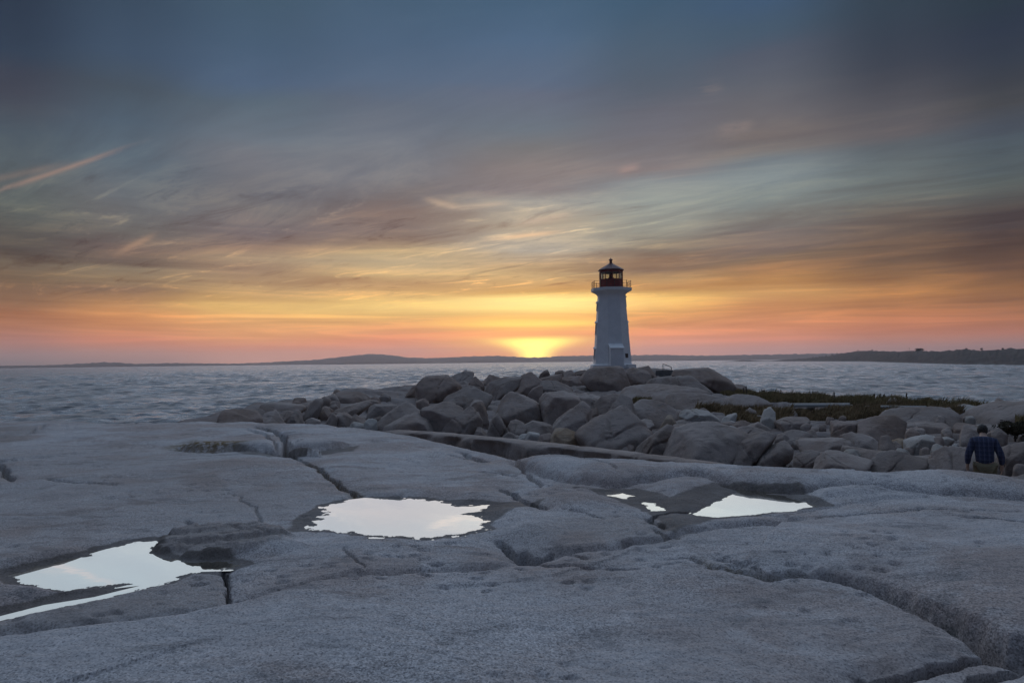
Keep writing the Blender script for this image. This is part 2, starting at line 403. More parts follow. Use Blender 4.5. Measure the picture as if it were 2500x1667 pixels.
# granite : warm grey feldspar with dark grains, broad stains; the fine grain is seen only close by
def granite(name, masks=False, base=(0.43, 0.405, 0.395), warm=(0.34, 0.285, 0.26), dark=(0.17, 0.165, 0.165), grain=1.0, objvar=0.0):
    m, t, b, out = new_mat(name)
    g = t.node('ShaderNodeNewGeometry'); P = g.outputs['Position']
    broad = t.noise(P, 0.55, 5, 0.6, 0.4)
    mid = t.noise(P, 3.2, 5, 0.62, 0.3)
    Ps = t.vm('MULTIPLY', P, (1.0, 2.6, 2.0))
    streak = t.noise(Ps, 1.6, 6, 0.66, 0.8)
    c = t.mix(t.smooth(broad, 0.38, 0.62), base, warm)
    c = t.mix(t.m('MULTIPLY', t.smooth(streak, 0.53, 0.70), 0.62), c, dark)
    c = t.mix(t.m('MULTIPLY', t.smooth(mid, 0.52, 0.70), 0.35), c, tuple(v * 1.25 for v in base))
    big = t.noise(t.vm('MULTIPLY', P, (0.8, 1.4, 1.0)), 0.9, 8, 0.68, 1.0)
    c = t.mix(t.m('MULTIPLY', t.smooth(big, 0.55, 0.66), 0.62), c, tuple(v * 0.62 for v in warm))
    c = t.mix(t.m('MULTIPLY', t.smooth(big, 0.44, 0.34), 0.45), c, tuple(min(0.6, v * 1.28) for v in base))
    lich = t.m('MULTIPLY', t.smooth(t.noise(P, 2.3, 6, 0.7, 0.6), 0.62, 0.68), t.smooth(broad, 0.5, 0.6))
    c = t.mix(t.m('MULTIPLY', lich, 0.6), c, (0.14, 0.14, 0.13))
    # grains : centimetre crystals
    v1 = t.sep(t.voro(P, 105.0))
    gr = t.m('ADD', t.m('MULTIPLY', t.m('SUBTRACT', v1[0], 0.5), 0.62 * grain), t.m('MULTIPLY', t.m('SUBTRACT', t.noise(P, 48.0, 5, 0.8), 0.5), 1.15 * grain))
    gc = t.m('ADD', 1.0, t.m('MULTIPLY', gr, t.smooth(t.noise(P, 0.9, 4, 0.6), 0.35, 0.65, 0.55, 1.25)))
    v2 = t.smooth(v1[1], 0.80, 0.86)
    c = t.vm('MULTIPLY', c, t.xyz(gc, gc, gc))
    c = t.mix(t.m('MULTIPLY', v2, 0.42 * grain), c, (0.055, 0.055, 0.06))
    # dark pock marks
    vp = t.voro(Ps, 5.5, out='Distance')
    pk = t.m('MULTIPLY', t.smooth(vp, 0.13, 0.05), t.smooth(t.noise(P, 1.1, 2), 0.48, 0.62))
    c = t.mix(t.m('MULTIPLY', pk, 0.5), c, (0.06, 0.06, 0.062))
    rough = 0.78
    if objvar:
        oi = t.node('ShaderNodeObjectInfo')
        r_ = t.m('ADD', 1.0 - objvar / 2, t.m('MULTIPLY', oi.outputs['Random'], objvar))
        c = t.vm('MULTIPLY', c, t.xyz(r_, t.m('MULTIPLY', r_, 0.985), t.m('MULTIPLY', r_, 0.96)))
    if masks:
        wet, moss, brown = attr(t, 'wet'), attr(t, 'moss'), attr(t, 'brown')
        edge = t.m('ADD', wet, t.m('MULTIPLY', t.m('SUBTRACT', mid, 0.5), 0.5))
        wf = t.m('MULTIPLY', t.smooth(edge, 0.25, 0.6), t.smooth(wet, 0.02, 0.2))
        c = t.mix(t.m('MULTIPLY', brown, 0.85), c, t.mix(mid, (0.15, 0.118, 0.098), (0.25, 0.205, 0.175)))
        c = t.mix(t.m('MULTIPLY', wf, 0.70), c, t.mix(mid, (0.042, 0.033, 0.027), (0.085, 0.067, 0.054)))
        mf = t.m('MULTIPLY', moss, t.smooth(t.noise(P, 9.0, 5, 0.7), 0.38, 0.56))
        c = t.mix(mf, c, t.mix(mid, (0.085, 0.055, 0.018), (0.15, 0.095, 0.03)))
        rr = t.m('SUBTRACT', 0.8, t.m('MULTIPLY', wf, 0.06))
        t.l.new(rr, b.inputs['Roughness'])
    else:
        b.inputs['Roughness'].default_value = rough
    t.l.new(c, b.inputs['Base Color'])
    b.inputs['Specular IOR Level'].default_value = 0.14
    bp = t.node('ShaderNodeBump'); bp.inputs['Strength'].default_value = 0.6; bp.inputs['Distance'].default_value = 0.012
    h = t.m('ADD', t.m('MULTIPLY', t.noise(P, 60.0, 3, 0.7), 0.45), t.m('MULTIPLY', t.noise(Ps, 6.0, 7, 0.62, 0.5), 2.0))
    t.l.new(h, bp.inputs['Height']); t.l.new(bp.outputs[0], b.inputs['Normal'])
    return m

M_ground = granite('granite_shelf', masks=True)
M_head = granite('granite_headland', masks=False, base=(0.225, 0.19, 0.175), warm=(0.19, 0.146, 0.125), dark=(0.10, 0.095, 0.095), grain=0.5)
M_rock = granite('granite_boulder', base=(0.30, 0.252, 0.228), warm=(0.245, 0.19, 0.162), dark=(0.11, 0.098, 0.092), grain=0.5, objvar=0.3)
M_dark = granite('granite_dark', base=(0.27, 0.212, 0.185), warm=(0.215, 0.155, 0.125), dark=(0.125, 0.108, 0.10), grain=0.5, objvar=0.2)
M_pale = granite('granite_pale', base=(0.40, 0.37, 0.345), warm=(0.34, 0.30, 0.265), dark=(0.25, 0.24, 0.24), grain=0.5, objvar=0.15)
M_ochre = granite('granite_ochre', base=(0.34, 0.27, 0.21), warm=(0.28, 0.19, 0.12), dark=(0.15, 0.12, 0.10), grain=0.5, objvar=0.15)

# ------------------------------------------------------------------ lines and areas on the shelf, given as pixels of the photograph laid on the shelf level
Z0 = -1.66
def line_xy(pts, z=Z0):
    return np.array([unproj(px, py, z) for px, py in pts])
def poly_signed(X, Y, L):
    """distance to polyline (points run left to right), side (+ far side), position along 0..1"""
    best = np.full(X.shape, 1e9); side = np.ones(X.shape); tt = np.zeros(X.shape)
    seg = np.hypot(*(L[1:] - L[:-1]).T); cum = np.concatenate([[0], np.cumsum(seg)]); tot = cum[-1]
    for i in range(len(L) - 1):
        a, b = L[i], L[i + 1]; d = b - a; l2 = max(1e-9, d @ d)
        s = ((X - a[0]) * d[0] + (Y - a[1]) * d[1]) / l2
        sc = np.clip(s, 0, 1)
        qx = X - a[0] - sc * d[0]; qy = Y - a[1] - sc * d[1]
        dist = np.hypot(qx, qy)
        nr = dist < best
        best = np.where(nr, dist, best)
        side = np.where(nr, np.where(d[0] * qy - d[1] * qx >= 0, 1.0, -1.0), side)
        tt = np.where(nr, (cum[i] + sc * seg[i]) / tot, tt)
    return best, side, tt
def sdf(X, Y, Pg):
    best = np.full(X.shape, 1e9); ins = np.zeros(X.shape, bool)
    n = len(Pg)
    for i in range(n):
        a, b = Pg[i], Pg[(i + 1) % n]; d = b - a; l2 = max(1e-9, d @ d)
        s = np.clip(((X - a[0]) * d[0] + (Y - a[1]) * d[1]) / l2, 0, 1)
        best = np.minimum(best, np.hypot(X - a[0] - s * d[0], Y - a[1] - s * d[1]))
        c = ((a[1] > Y) != (b[1] > Y)) & (X < (b[0] - a[0]) * (Y - a[1]) / (b[1] - a[1] + 1e-12) + a[0])
        ins ^= c
    return np.where(ins, -best, best)
def region(X, Y, L, margin):
    return (X > L[:, 0].min() - margin) & (X < L[:, 0].max() + margin) & (Y > L[:, 1].min() - margin) & (Y < L[:, 1].max() + margin)

POOL_Z = -1.68
POOLS = {
 'left': [(15,1403),(112,1379),(218,1357),(238,1347),(323,1325),(388,1318),(378,1333),(364,1348),(405,1364),(463,1372),(541,1369),(592,1380),(531,1395),(459,1397),(452,1401),(395,1427),(306,1449),(204,1472),(102,1496),(0,1518),(-90,1538),(-90,1516),(0,1500),(136,1464),(238,1446),(323,1424),(252,1430),(163,1441),(136,1434),(51,1431)],
 'centre': [(756,1290),(778,1275),(805,1251),(790,1237),(843,1224),(904,1217),(989,1219),(1074,1225),(1115,1236),(1200,1234),(1169,1246),(1129,1255),(1156,1259),(1183,1271),(1169,1278),(1186,1290),(1115,1305),(1050,1312),(972,1308),(884,1308),(856,1297),(802,1293)],
 'right': [(1691,1256),(1722,1238),(1766,1216),(1810,1197),(1858,1203),(1922,1211),(1929,1217),(1970,1225),(2015,1240),(1946,1250),(1861,1259),(1752,1267),(1708,1263)],
 'small': [(1475,1205),(1500,1196),(1545,1210),(1521,1216)],
 'tiny': [(1572,1229),(1596,1228),(1612,1236),(1630,1246),(1586,1247)],
}
POOL_XY = {k_: line_xy(v, POOL_Z) for k_, v in POOLS.items()}
WETS = [
 ([(1350,1190),(1450,1191),(1550,1190),(1640,1218),(1700,1203),(1752,1180),(1850,1192),(1950,1198),(2020,1236),(1900,1258),(1740,1285),(1640,1310),(1615,1305),(1600,1262),(1560,1238),(1480,1210),(1430,1192)], 0.10),
 ([(690,1296),(730,1262),(770,1232),(850,1216),(1000,1210),(1100,1218),(1230,1226),(1330,1222),(1300,1238),(1225,1255),(1200,1285),(1100,1300),(860,1296)], 0.10),
 ([(560,1097),(640,1104),(700,1106),(880,1088),(860,1100),(720,1113),(600,1112)], 0.2),
]
BROWNS_AND_SHADES = [
 ([(366,1343),(385,1310),(480,1290),(640,1288),(720,1310),(690,1330),(600,1352),(545,1362),(463,1362),(410,1352)], 0.10),
 ([(1400,1262),(1520,1255),(1630,1275),(1680,1310),(1600,1330),(1380,1330),(1240,1312)], 0.3),
 ([(-80,1120),(120,1085),(330,1075),(560,1125),(760,1175),(840,1205),(740,1265),(640,1290),(430,1300),(330,1315),(150,1360),(-80,1410)], 0.9),  # vignette-like darkening of the mid-left slab, painted into the rock colour
 ([(0,1040),(110,1045),(60,1075),(0,1085),(-60,1080)], 0.3),
 ([(-60,1545),(0,1522),(200,1482),(390,1432),(470,1402),(548,1392),(556,1440),(560,1478),(400,1506),(250,1526),(0,1552)], 0.06),  # ridge face turned to the camera: its shade put into the colour
]
MOSSES = [([(405,1086),(480,1073),(590,1084),(600,1098),(500,1101),(430,1095)], 0.25)]

_cp = [(-900,1012),(-500,1020),(-200,1026),(0,1029),(350,1031),(560,1029),(690,1032),(780,1036),(860,1043),(1000,1065),(1200,1100),(1300,1113),(1400,1122),(1600,1130),(1800,1140),(2000,1150),(2150,1149),(2300,1148),(2400,1152),(2500,1157),(2900,1172),(3600,1205)]
CREST = np.array([unproj(px, py, np.interp(px, [1000, 1350], [Z0 - 0.02, -1.555])) for px, py in _cp])
TROUGH = line_xy([(-400,1592),(0,1556),(250,1531),(560,1484),(700,1442),(884,1402),(1100,1377),(1282,1357)], -1.60)
KRACK = line_xy([(1600,1366),(1690,1370),(1755,1396),(1870,1413),(1900,1409),(1980,1412),(2060,1425),(2150,1455),(2230,1497),(2340,1545),(2420,1585),(2520,1607),(2750,1650)])
LIP1 = line_xy([(400,1092),(480,1100),(560,1101),(640,1104),(690,1107),(706,1099),(760,1099),(830,1093),(890,1086)])
LIP2 = line_xy([(1215,1112),(1290,1137),(1340,1160),(1400,1173),(1500,1179),(1560,1172),(1640,1166),(1710,1166),(1750,1173),(1800,1183),(1880,1190),(1960,1197),(2010,1189),(2100,1191),(2300,1198),(2500,1203),(2750,1212)], -1.62)
LIP4 = line_xy([(1830,1266),(1920,1269),(1990,1250),(2060,1238),(2150,1225),(2300,1212)])
LIP5 = line_xy([(1300,1352),(1400,1343),(1500,1338),(1560,1330),(1630,1318),(1750,1296),(1850,1288),(2000,1279)])
CRACKS = [  # points, width, depth
 ([(555,1384),(551,1420),(562,1486)], 0.022, 0.09),
 ([(562,1486),(600,1470),(640,1462)], 0.03, 0.03),
 ([(693,1104),(720,1115),(760,1136),(805,1165),(845,1196),(895,1222)], 0.055, 0.10),
 ([(620,1038),(660,1046),(688,1058),(699,1075),(699,1106)], 0.09, 0.20),
 ([(600,1046),(648,1058),(670,1076),(676,1104)], 0.06, 0.07),
 ([(1222,1313),(1250,1336),(1290,1357)], 0.07, 0.16),
 ([(1285,1357),(1320,1354),(1342,1342)], 0.06, 0.14),
 ([(1262,1330),(1285,1345),(1315,1350)], 0.10, 0.10),
 ([(1590,1300),(1625,1318),(1652,1323)], 0.025, 0.06),
 ([(1584,1272),(1604,1260),(1690,1246)], 0.05, 0.06),
 ([(1584,1266),(1590,1285),(1625,1300)], 0.05, 0.05),
 ([(1250,1112),(1275,1140),(1300,1165),(1322,1187)], 0.05, 0.06),
 ([(1225,1194),(1262,1216),(1312,1233),(1340,1243)], 0.06, 0.08),
 ([(1125,1097),(1150,1111),(1190,1123)], 0.09, 0.08),
 ([(1175,1150),(1220,1153),(1260,1160)], 0.04, 0.03),
 ([(905,1079),(940,1077)], 0.06, 0.05),
 ([(-30,1126),(0,1138),(14,1155),(26,1174)], 0.07, 0.09),
 ([(-20,1129),(60,1124),(118,1119)], 0.045, 0.045),
 ([(110,1172),(180,1183),(285,1190)], 0.035, 0.03),
 ([(60,1060),(110,1042),(200,1040)], 0.06, 0.04),
 ([(560,1206),(620,1238),(640,1262),(648,1285)], 0.018, 0.02),
 ([(455,1272),(475,1285)], 0.03, 0.03),
 ([(1380,1245),(1450,1262),(1475,1270)], 0.02, 0.025),
 ([(2318,1268),(2370,1277),(2500,1281),(2600,1281)], 0.022, 0.028),
 ([(2000,1279),(2150,1262),(2300,1254),(2560,1252)], 0.02, 0.025),
 ([(840,1340),(850,1362),(884,1395)], 0.018, 0.025),
 ([(2040,1672),(2250,1634),(2400,1592),(2446,1580)], 0.045, 0.10),
 ([(2330,1700),(2410,1645),(2520,1616),(2700,1590)], 0.06, 0.16),
 ([(2100,1640),(2120,1665)], 0.03, 0.07),
 ([(1750,1372),(1800,1378),(1850,1396),(1872,1412)], 0.035, 0.05),
 ([(1280,1362),(1330,1380),(1420,1384),(1560,1386)], 0.03, 0.03),
 ([(1370,1346),(1400,1352),(1430,1362)], 0.02, 0.03),
 ([(0,1572),(60,1560)], 0.03, 0.05),
 ([(1040,1100),(1100,1108),(1180,1122)], 0.03, 0.025),
 ([(1400,1132),(1460,1150),(1520,1170)], 0.03, 0.03),
 ([(1780,1150),(1830,1148)], 0.05, 0.05),
]
CRACKS = [(line_xy(p), a, b) for p, a, b in CRACKS]
BUMPS = [([(1575,1192),(1620,1165),(1700,1156),(1785,1174),(1745,1200),(1662,1215),(1590,1206)], 0.07, 0.35),
         ([(1300,1218),(1400,1199),(1500,1213),(1525,1236),(1450,1248),(1330,1254)], 0.045, 0.35),
         ([(1960,1202),(2060,1192),(2160,1196),(2200,1210),(2100,1222),(1990,1228)], 0.07, 0.3),
         ([(590,1352),(640,1325),(700,1318),(760,1335),(690,1350),(620,1362)], 0.06, 0.2)]
BUMPS = [(line_xy(p), a, b) for p, a, b in BUMPS]

def shelf(X, Y):
    """height below the eye of the near rock shelf, and its colour masks"""
    r = np.hypot(X, Y)
    # wander the lines a little
    wx = X + 0.05 * fbm(X * 1.7, Y * 1.7, 3, 5) + 0.014 * fbm(X * 9, Y * 9, 2, 6)
    wy = Y + 0.05 * fbm(X * 1.7 + 40, Y * 1.7, 3, 7) + 0.014 * fbm(X * 9 + 50, Y * 9, 2, 8)
    z = np.full(X.shape, -1.645)
    z += 0.060 * fbm(X / 4.0, Y / 4.0, 3, 11) + 0.020 * fbm(X / 0.9, Y / 1.3, 3, 12)
    # pools: basins with a shelving, ragged bank
    wet = np.zeros(X.shape); S = np.full(X.shape, 9.0)
    for nm, Pg in POOL_XY.items():
        mk = region(X, Y, Pg, 1.6)
        S[mk] = np.minimum(S[mk], sdf(X[mk], Y[mk], Pg))
    mk = S < 1.6
    s_ = S[mk]
    jag = 0.020 * fbm(X[mk] * 3.0, Y[mk] * 6.5, 4, 51, 0.52)
    bank = POOL_Z + np.clip(s_, -0.6, 2) * 0.07 + jag * 0.16
    reach = np.where(X[mk] < -1.4, 0.22, 0.50)
    wgt = 1 - sstep(s_ / reach, 0.12, 1.0)
    hi = np.maximum(z[mk], POOL_Z + 0.012 + 0.02 * sstep(s_, 0.1, 0.5))
    z[mk] = np.where(s_ < 0, bank, bank * wgt + hi * (1 - wgt))
    wet[mk] = np.maximum(wet[mk], 1 - sstep(s_ + 1.2 * jag, 0.02, 0.17))
    G = sstep(S, -0.01, 0.07)
    f = np.zeros(X.shape)
    # the nearest slab rides above the rest; behind it a trough and a rounded ridge
    d, s, t = poly_signed(wx, wy, TROUGH)
    sd_ = d * s
    left = 1 - sstep(t, 0.45, 1.0)
    ends = sstep(1 - t, 0.0, 0.08)
    f += np.where(sd_ < 0, (0.015 + 0.085 * left) * np.exp(-(sd_ / 2.6) ** 2), 0.0) * sstep(1 - t, 0.0, 0.25)
    amp = 0.07 + 0.12 * left
    wdt = 0.16 + 0.12 * left
    f -= np.where(sd_ > 0, amp * (1 - sstep(sd_, 0.02, wdt)), amp * np.exp(sd_ / 0.028)) * ends
    f += 0.012 * left * np.exp(-((sd_ - 0.35) / 0.2) ** 2) * (sd_ > 0)
    # great crack on the right: the far slab rolls down into it
    d, s, t = poly_signed(wx, wy, KRACK); sd_ = d * s
    gr = sstep(t, 0.05, 0.75)
    a = 0.06 + 0.26 * gr
    fade = sstep(t, 0.0, 0.06)
    f += np.where(sd_ > 0, (0.02 + 0.13 * gr) * (1 - np.exp(-sd_ / 0.30)) * np.exp(-(sd_ / 2.6) ** 2), 0.0) * fade
    f -= np.where(sd_ > 0, a * (1 - sstep(sd_, 0.01, 0.07 + 0.15 * gr)), a * np.exp(sd_ / 0.025)) * fade
    f += np.where(sd_ < 0, 0.03 * np.exp(-(sd_ / 0.7) ** 2), 0.0) * fade
    # raised lips
    for L, h, roll, rch, cut in ((LIP1, 0.15, 0.10, 1.6, 0.10), (LIP2, 0.17, 0.20, 4.0, 0.07), (LIP4, 0.02, 0.05, 0.8, 0.03), (LIP5, 0.025, 0.03, 0.8, 0.05)):
        mk = region(X, Y, L, rch * 2)
        if not mk.any(): continue
        d, s, t = poly_signed(wx[mk], wy[mk], L); q = d * s
        fd = sstep(t, 0.0, 0.12) * sstep(1 - t, 0.0, 0.12)
        f[mk] += fd * np.where(q > 0, h * (1 - np.exp(-q / roll)) * np.exp(-(q / rch) ** 2), 0)
        f[mk] -= fd * cut * np.exp(-(d / 0.05) ** 2)
    for Pg, h, soft in BUMPS:
        mk = region(X, Y, Pg, 1.0)
        if mk.any():
            f[mk] += h * sstep(-sdf(wx[mk], wy[mk], Pg), -0.06, soft)
    for L, wd, dp in CRACKS:
        mk = region(X, Y, L, 0.5)
        if not mk.any(): continue
        d, s, t = poly_signed(wx[mk], wy[mk], L)
        fd = np.minimum(1, np.minimum(t, 1 - t) * 6 + 0.25)
        f[mk] -= 2.3 * dp * fd * (1 - np.clip(d / (0.85 * wd * (0.45 + 0.55 * fd)), 0, 1) ** 3) + 0.35 * dp * np.exp(-(d / (wd * 2.5)) ** 2)
    # layered broken rock between the two pools
    BR = line_xy(BROWNS_AND_SHADES[0][0]); brown = np.zeros(X.shape)
    mk = region(X, Y, BR, 1.0)
    s_ = sdf(wx[mk], wy[mk], BR); wgt = sstep(-s_, -0.05, 0.07)
    ux, uy = wx[mk] * 0.96 + wy[mk] * 0.28, wy[mk] * 0.96 - wx[mk] * 0.28
    p1, p2, pr = cells(ux / 0.62 + 0.3 * fbm(ux * 2, uy * 4, 2, 24), uy / 0.20, 27)
    q1, q2, qr = cells(ux / 0.30, uy / 0.11, 28)
    f[mk] += wgt * (0.012 + 0.065 * pr + 0.022 * qr - 0.04 * np.exp(-((p2 - p1) / 0.10) ** 2) + 0.006 * fbm(X[mk] * 14, Y[mk] * 20, 3, 23))
    for pg, soft in BROWNS_AND_SHADES:
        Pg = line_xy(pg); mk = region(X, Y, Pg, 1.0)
        brown[mk] = np.maximum(brown[mk], (0.70 if pg is BROWNS_AND_SHADES[0][0] else (0.34 if soft > 0.8 else 0.5)) * sstep(-sdf(wx[mk], wy[mk], Pg), -soft, soft))
    # exfoliation flakes: shallow scalloped steps here and there
    lay = fbm(X / 1.5 + 9, Y / 2.4, 5, 41, 0.55)
    fl = np.floor(lay * 3.2) / 3.2
    f += 0.030 * (fl - lay) * sstep(fbm(X / 5 + 3, Y / 5, 2, 43), -0.05, 0.4) * sstep(Y, 5.0, 7.5)
    z = z + G * f
    for pg, soft in WETS:
        Pg = line_xy(pg); mk = region(X, Y, Pg, 1.0)
        wet[mk] = np.maximum(wet[mk], 0.95 * sstep(-sdf(wx[mk], wy[mk], Pg), -soft, soft))
    moss = np.zeros(X.shape)
    for pg, soft in MOSSES:
        Pg = line_xy(pg); mk = region(X, Y, Pg, 1.0)
        moss[mk] = np.maximum(moss[mk], sstep(-sdf(wx[mk], wy[mk], Pg), -soft, soft))
    L = CRACKS[2][0]; mk = region(X, Y, L, 0.5)
    d, s, t = poly_signed(wx[mk], wy[mk], L)
    moss[mk] = np.maximum(moss[mk], 0.8 * (1 - sstep(d, 0.02, 0.10)) * sstep(t, 0.15, 0.35))
    d, s, t = poly_signed(wx, wy, KRACK)
    moss = np.maximum(moss, 0.55 * (1 - sstep(d, 0.03, 0.16)) * (s > 0) * sstep(t, 0.05, 0.15) * (1 - sstep(t, 0.35, 0.5)))
    # weathering pits in patches
    p1, p2, pr = cells(wx * 4.5, wy * 6.5, 77)
    z -= 0.030 * sstep(p1, 0.34, 0.08) * (pr > 0.55) * sstep(fbm(X / 1.6 + 5, Y / 1.6, 3, 78), 0.05, 0.45) * sstep(S, 0.05, 0.3)
    # fine relief
    z += 0.006 * fbm(X * 5, Y * 6.5, 4, 61, 0.6) * sstep(S, -0.1, 0.1)
    nearw = np.exp(-(r / 9.0) ** 2)
    z += nearw * 0.0026 * fbm(X * 38, Y * 38, 2, 62, 0.7)
    # beyond the crest the shelf rolls off into the gully
    d, s, t = poly_signed(X, Y, CREST); q = d * s
    z -= 0.035 * np.exp(-(q / 0.7) ** 2)
    z += np.where(q > 0, -0.22 * q - 0.20 * q ** 1.6, 0.0)
    z = np.maximum(z, -9.2)
    return z, wet, moss, brown

# ------------------------------------------------------------------ near rock shelf
azs = np.radians(np.concatenate([np.linspace(-100, -44, 24), np.linspace(-42, 42, 1000), np.linspace(44, 100, 24)]))
inv = np.concatenate([1 / np.linspace(0.5, 2.5, 16), np.linspace(1 / 2.7, 1 / 21.5, 570), 1 / np.linspace(22.1, 36, 34)])
rs = 1 / inv
A_, R_ = np.meshgrid(azs, rs)
X_ = (R_ * np.sin(A_)).ravel(); Y_ = (R_ * np.cos(A_)).ravel()
Zs, wet, moss, brown = shelf(X_, Y_)
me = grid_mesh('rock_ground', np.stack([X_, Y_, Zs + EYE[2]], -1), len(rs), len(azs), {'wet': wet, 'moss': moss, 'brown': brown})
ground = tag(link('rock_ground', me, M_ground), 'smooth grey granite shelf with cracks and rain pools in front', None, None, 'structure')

# pools : flat sheets of still water
M_pool, t, b, out = new_mat('pool_water')
b.inputs['Base Color'].default_value = (0.86, 0.80, 0.66, 1)
b.inputs['Metallic'].default_value = 1.0
b.inputs['Roughness'].default_value = 0.02
geo = t.node('ShaderNodeNewGeometry')
bp = t.node('ShaderNodeBump'); bp.inputs['Strength'].default_value = 0.02; bp.inputs['Distance'].default_value = 0.02
t.l.new(t.noise(geo.outputs['Position'], 5.0, 2), bp.inputs['Height']); t.l.new(bp.outputs[0], b.inputs['Normal'])
POOL_LABEL = {'left': 'long still rain pool at the left, forked by a spit of rock', 'centre': 'largest round still rain pool in the middle of the shelf',
              'right': 'wedge shaped still rain pool below the back ledge on the right', 'small': 'small ragged puddle on the wet brown rock',
              'tiny': 'tiny puddle between the small puddle and the wedge shaped pool'}
for nm, Pg in POOL_XY.items():
    c = Pg.mean(0); v = Pg - c; L = np.hypot(*v.T)[:, None]
    ring = c + v * (1 + 0.10 / np.maximum(L, 0.2))
    bm = bmesh.new()
    vs = [bm.verts.new((p[0], p[1], POOL_Z + EYE[2])) for p in ring]
    f = bm.faces.new(vs); bmesh.ops.triangulate(bm, faces=[f])
    bmesh.ops.recalc_face_normals(bm, faces=bm.faces)
    for f in bm.faces:
        if f.normal.z < 0: f.normal_flip()
    me = bpy.data.meshes.new('pool_water'); bm.to_mesh(me); bm.free()
    tag(link('pool_water', me, M_pool, smooth=False), POOL_LABEL[nm], None, 'rain pools on the rock shelf', 'structure')

# ------------------------------------------------------------------ headland : columns of (distance, height below eye)
HEAD = {
 350: [(9,-4.6),(22,-4.4),(30,-3.5),(35,-3.02),(40,-4.2),(55,-9)],
 400: [(9,-4.6),(22,-4.3),(30,-3.5),(35.5,-2.74),(40,-3.6),(56,-9)],
 455: [(9,-4.5),(22,-4.2),(30,-3.35),(36.5,-2.48),(42,-3.4),(58,-9)],
 630: [(9,-4.4),(22,-4.1),(30,-3.3),(43,-2.16),(50,-3.2),(68,-9)],
 560: [(9,-4.5),(22,-4.1),(30,-3.2),(38,-2.20),(45,-3.3),(62,-9)],
 700: [(9,-4.3),(22,-4.0),(30,-3.4),(38,-2.85),(48,-2.27),(56,-3.2),(75,-9)],
 860: [(9,-4.3),(22,-4.0),(30,-3.45),(40,-2.95),(50,-2.52),(60,-2.15),(68,-3),(85,-9)],
 1000:[(9,-4.3),(22,-4.0),(30,-3.55),(40,-3.1),(50,-2.72),(62,-2.25),(72,-2.5),(92,-9)],
 1200:[(9,-4.2),(20,-4.0),(30,-3.65),(40,-3.32),(50,-2.98),(60,-2.55),(72,-2.02),(84,-2.3),(110,-9)],
 1400:[(9,-4.1),(18,-3.95),(28,-3.65),(40,-3.35),(50,-2.95),(65,-2.35),(80,-1.78),(92,-1.55),(102,-2.2),(130,-9)],
 1590:[(9,-3.95),(18,-3.85),(28,-3.65),(40,-3.3),(55,-2.8),(70,-2.35),(84,-2.0),(91,-1.5),(96,-1.25),(104,-1.5),(115,-3),(135,-9)],
 1622:[(9,-3.9),(18,-3.85),(28,-3.65),(40,-3.3),(55,-2.85),(70,-2.5),(82,-2.42),(90,-2.35),(93,-1.9),(97,-1.3),(104,-1.5),(115,-3),(135,-9)],
 1655:[(9,-3.9),(18,-3.8),(28,-3.63),(40,-3.35),(55,-2.95),(70,-2.45),(84,-2.1),(91,-1.62),(98,-1.6),(104,-2.2),(130,-9)],
 1500:[(9,-4.0),(18,-3.9),(28,-3.65),(40,-3.25),(55,-2.72),(70,-2.2),(84,-1.72),(91,-1.12),(100,-1.2),(112,-3),(135,-9)],
 1700:[(9,-3.9),(16,-3.8),(26,-3.62),(38,-3.42),(50,-3.1),(65,-2.7),(80,-2.1),(90,-1.68),(100,-2.5),(130,-9)],
 1850:[(9,-3.7),(15,-3.65),(25,-3.52),(38,-3.42),(50,-3.3),(65,-3.2),(75,-3.4),(95,-5),(120,-9)],
 2100:[(9,-3.5),(14,-3.45),(24,-3.42),(36,-3.4),(48,-3.38),(58,-3.3),(66,-3.7),(90,-6),(110,-9)],
 2350:[(9,-3.3),(13,-3.22),(20,-3.2),(30,-3.3),(42,-3.3),(52,-3.2),(60,-3.6),(80,-6),(100,-9)],
 2500:[(9,-3.2),(13,-3.12),(20,-3.15),(30,-3.2),(42,-3.15),(50,-3.12),(60,-4),(90,-9)],
}
HEAD = dict(sorted(HEAD.items()))
H_AZ = np.array([azel(px, 960)[0] for px in HEAD]); H_R = np.linspace(8, 145, 275)
H_T = np.array([np.interp(H_R, [p[0] for p in v], [p[1] for p in v]) for v in HEAD.values()])
# soften the profiles
for _ in range(3):
    H_T[:, 1:-1] = 0.25 * H_T[:, :-2] + 0.5 * H_T[:, 1:-1] + 0.25 * H_T[:, 2:]
def head_base(az, r):
    az = np.asarray(az, float); r = np.asarray(r, float)
    i = np.clip(np.searchsorted(H_AZ, az) - 1, 0, len(H_AZ) - 2)
    ta = np.clip((az - H_AZ[i]) / (H_AZ[i + 1] - H_AZ[i]), 0, 1); ta = ta * ta * (3 - 2 * ta)
    rr = np.clip((r - 8) / 0.5, 0, len(H_R) - 1.001); j = rr.astype(int); tr = rr - j
    z = lambda ii: H_T[ii, j] * (1 - tr) + H_T[ii, j + 1] * tr
    return z(i) * (1 - ta) + z(i + 1) * ta
def dist_at(px, py):
    az, el = azel(px, py)
    r = np.linspace(10.5, 118, 900)
    zt = head_base(np.full(r.shape, az), r); zr = r * math.tan(math.radians(el))
    hit = np.nonzero(zt >= zr)[0]
    if len(hit): return float(r[hit[0]])
    return float(r[np.argmax(zt / r)])
def head_z(az, r):
    return float(head_base(np.array([az]), np.array([r]))[0])
azh = np.radians(np.linspace(-46, 46, 640)); rh = np.geomspace(9.0, 142, 360)
A_, R_ = np.meshgrid(azh, rh); X_ = (R_ * np.sin(A_)).ravel(); Y_ = (R_ * np.cos(A_)).ravel()
zb = head_base(np.degrees(A_).ravel(), R_.ravel())
wx = X_ + 0.8 * fbm(X_ / 3, Y_ / 3, 3, 71); wy = Y_ + 0.8 * fbm(X_ / 3 + 9, Y_ / 3, 3, 72)
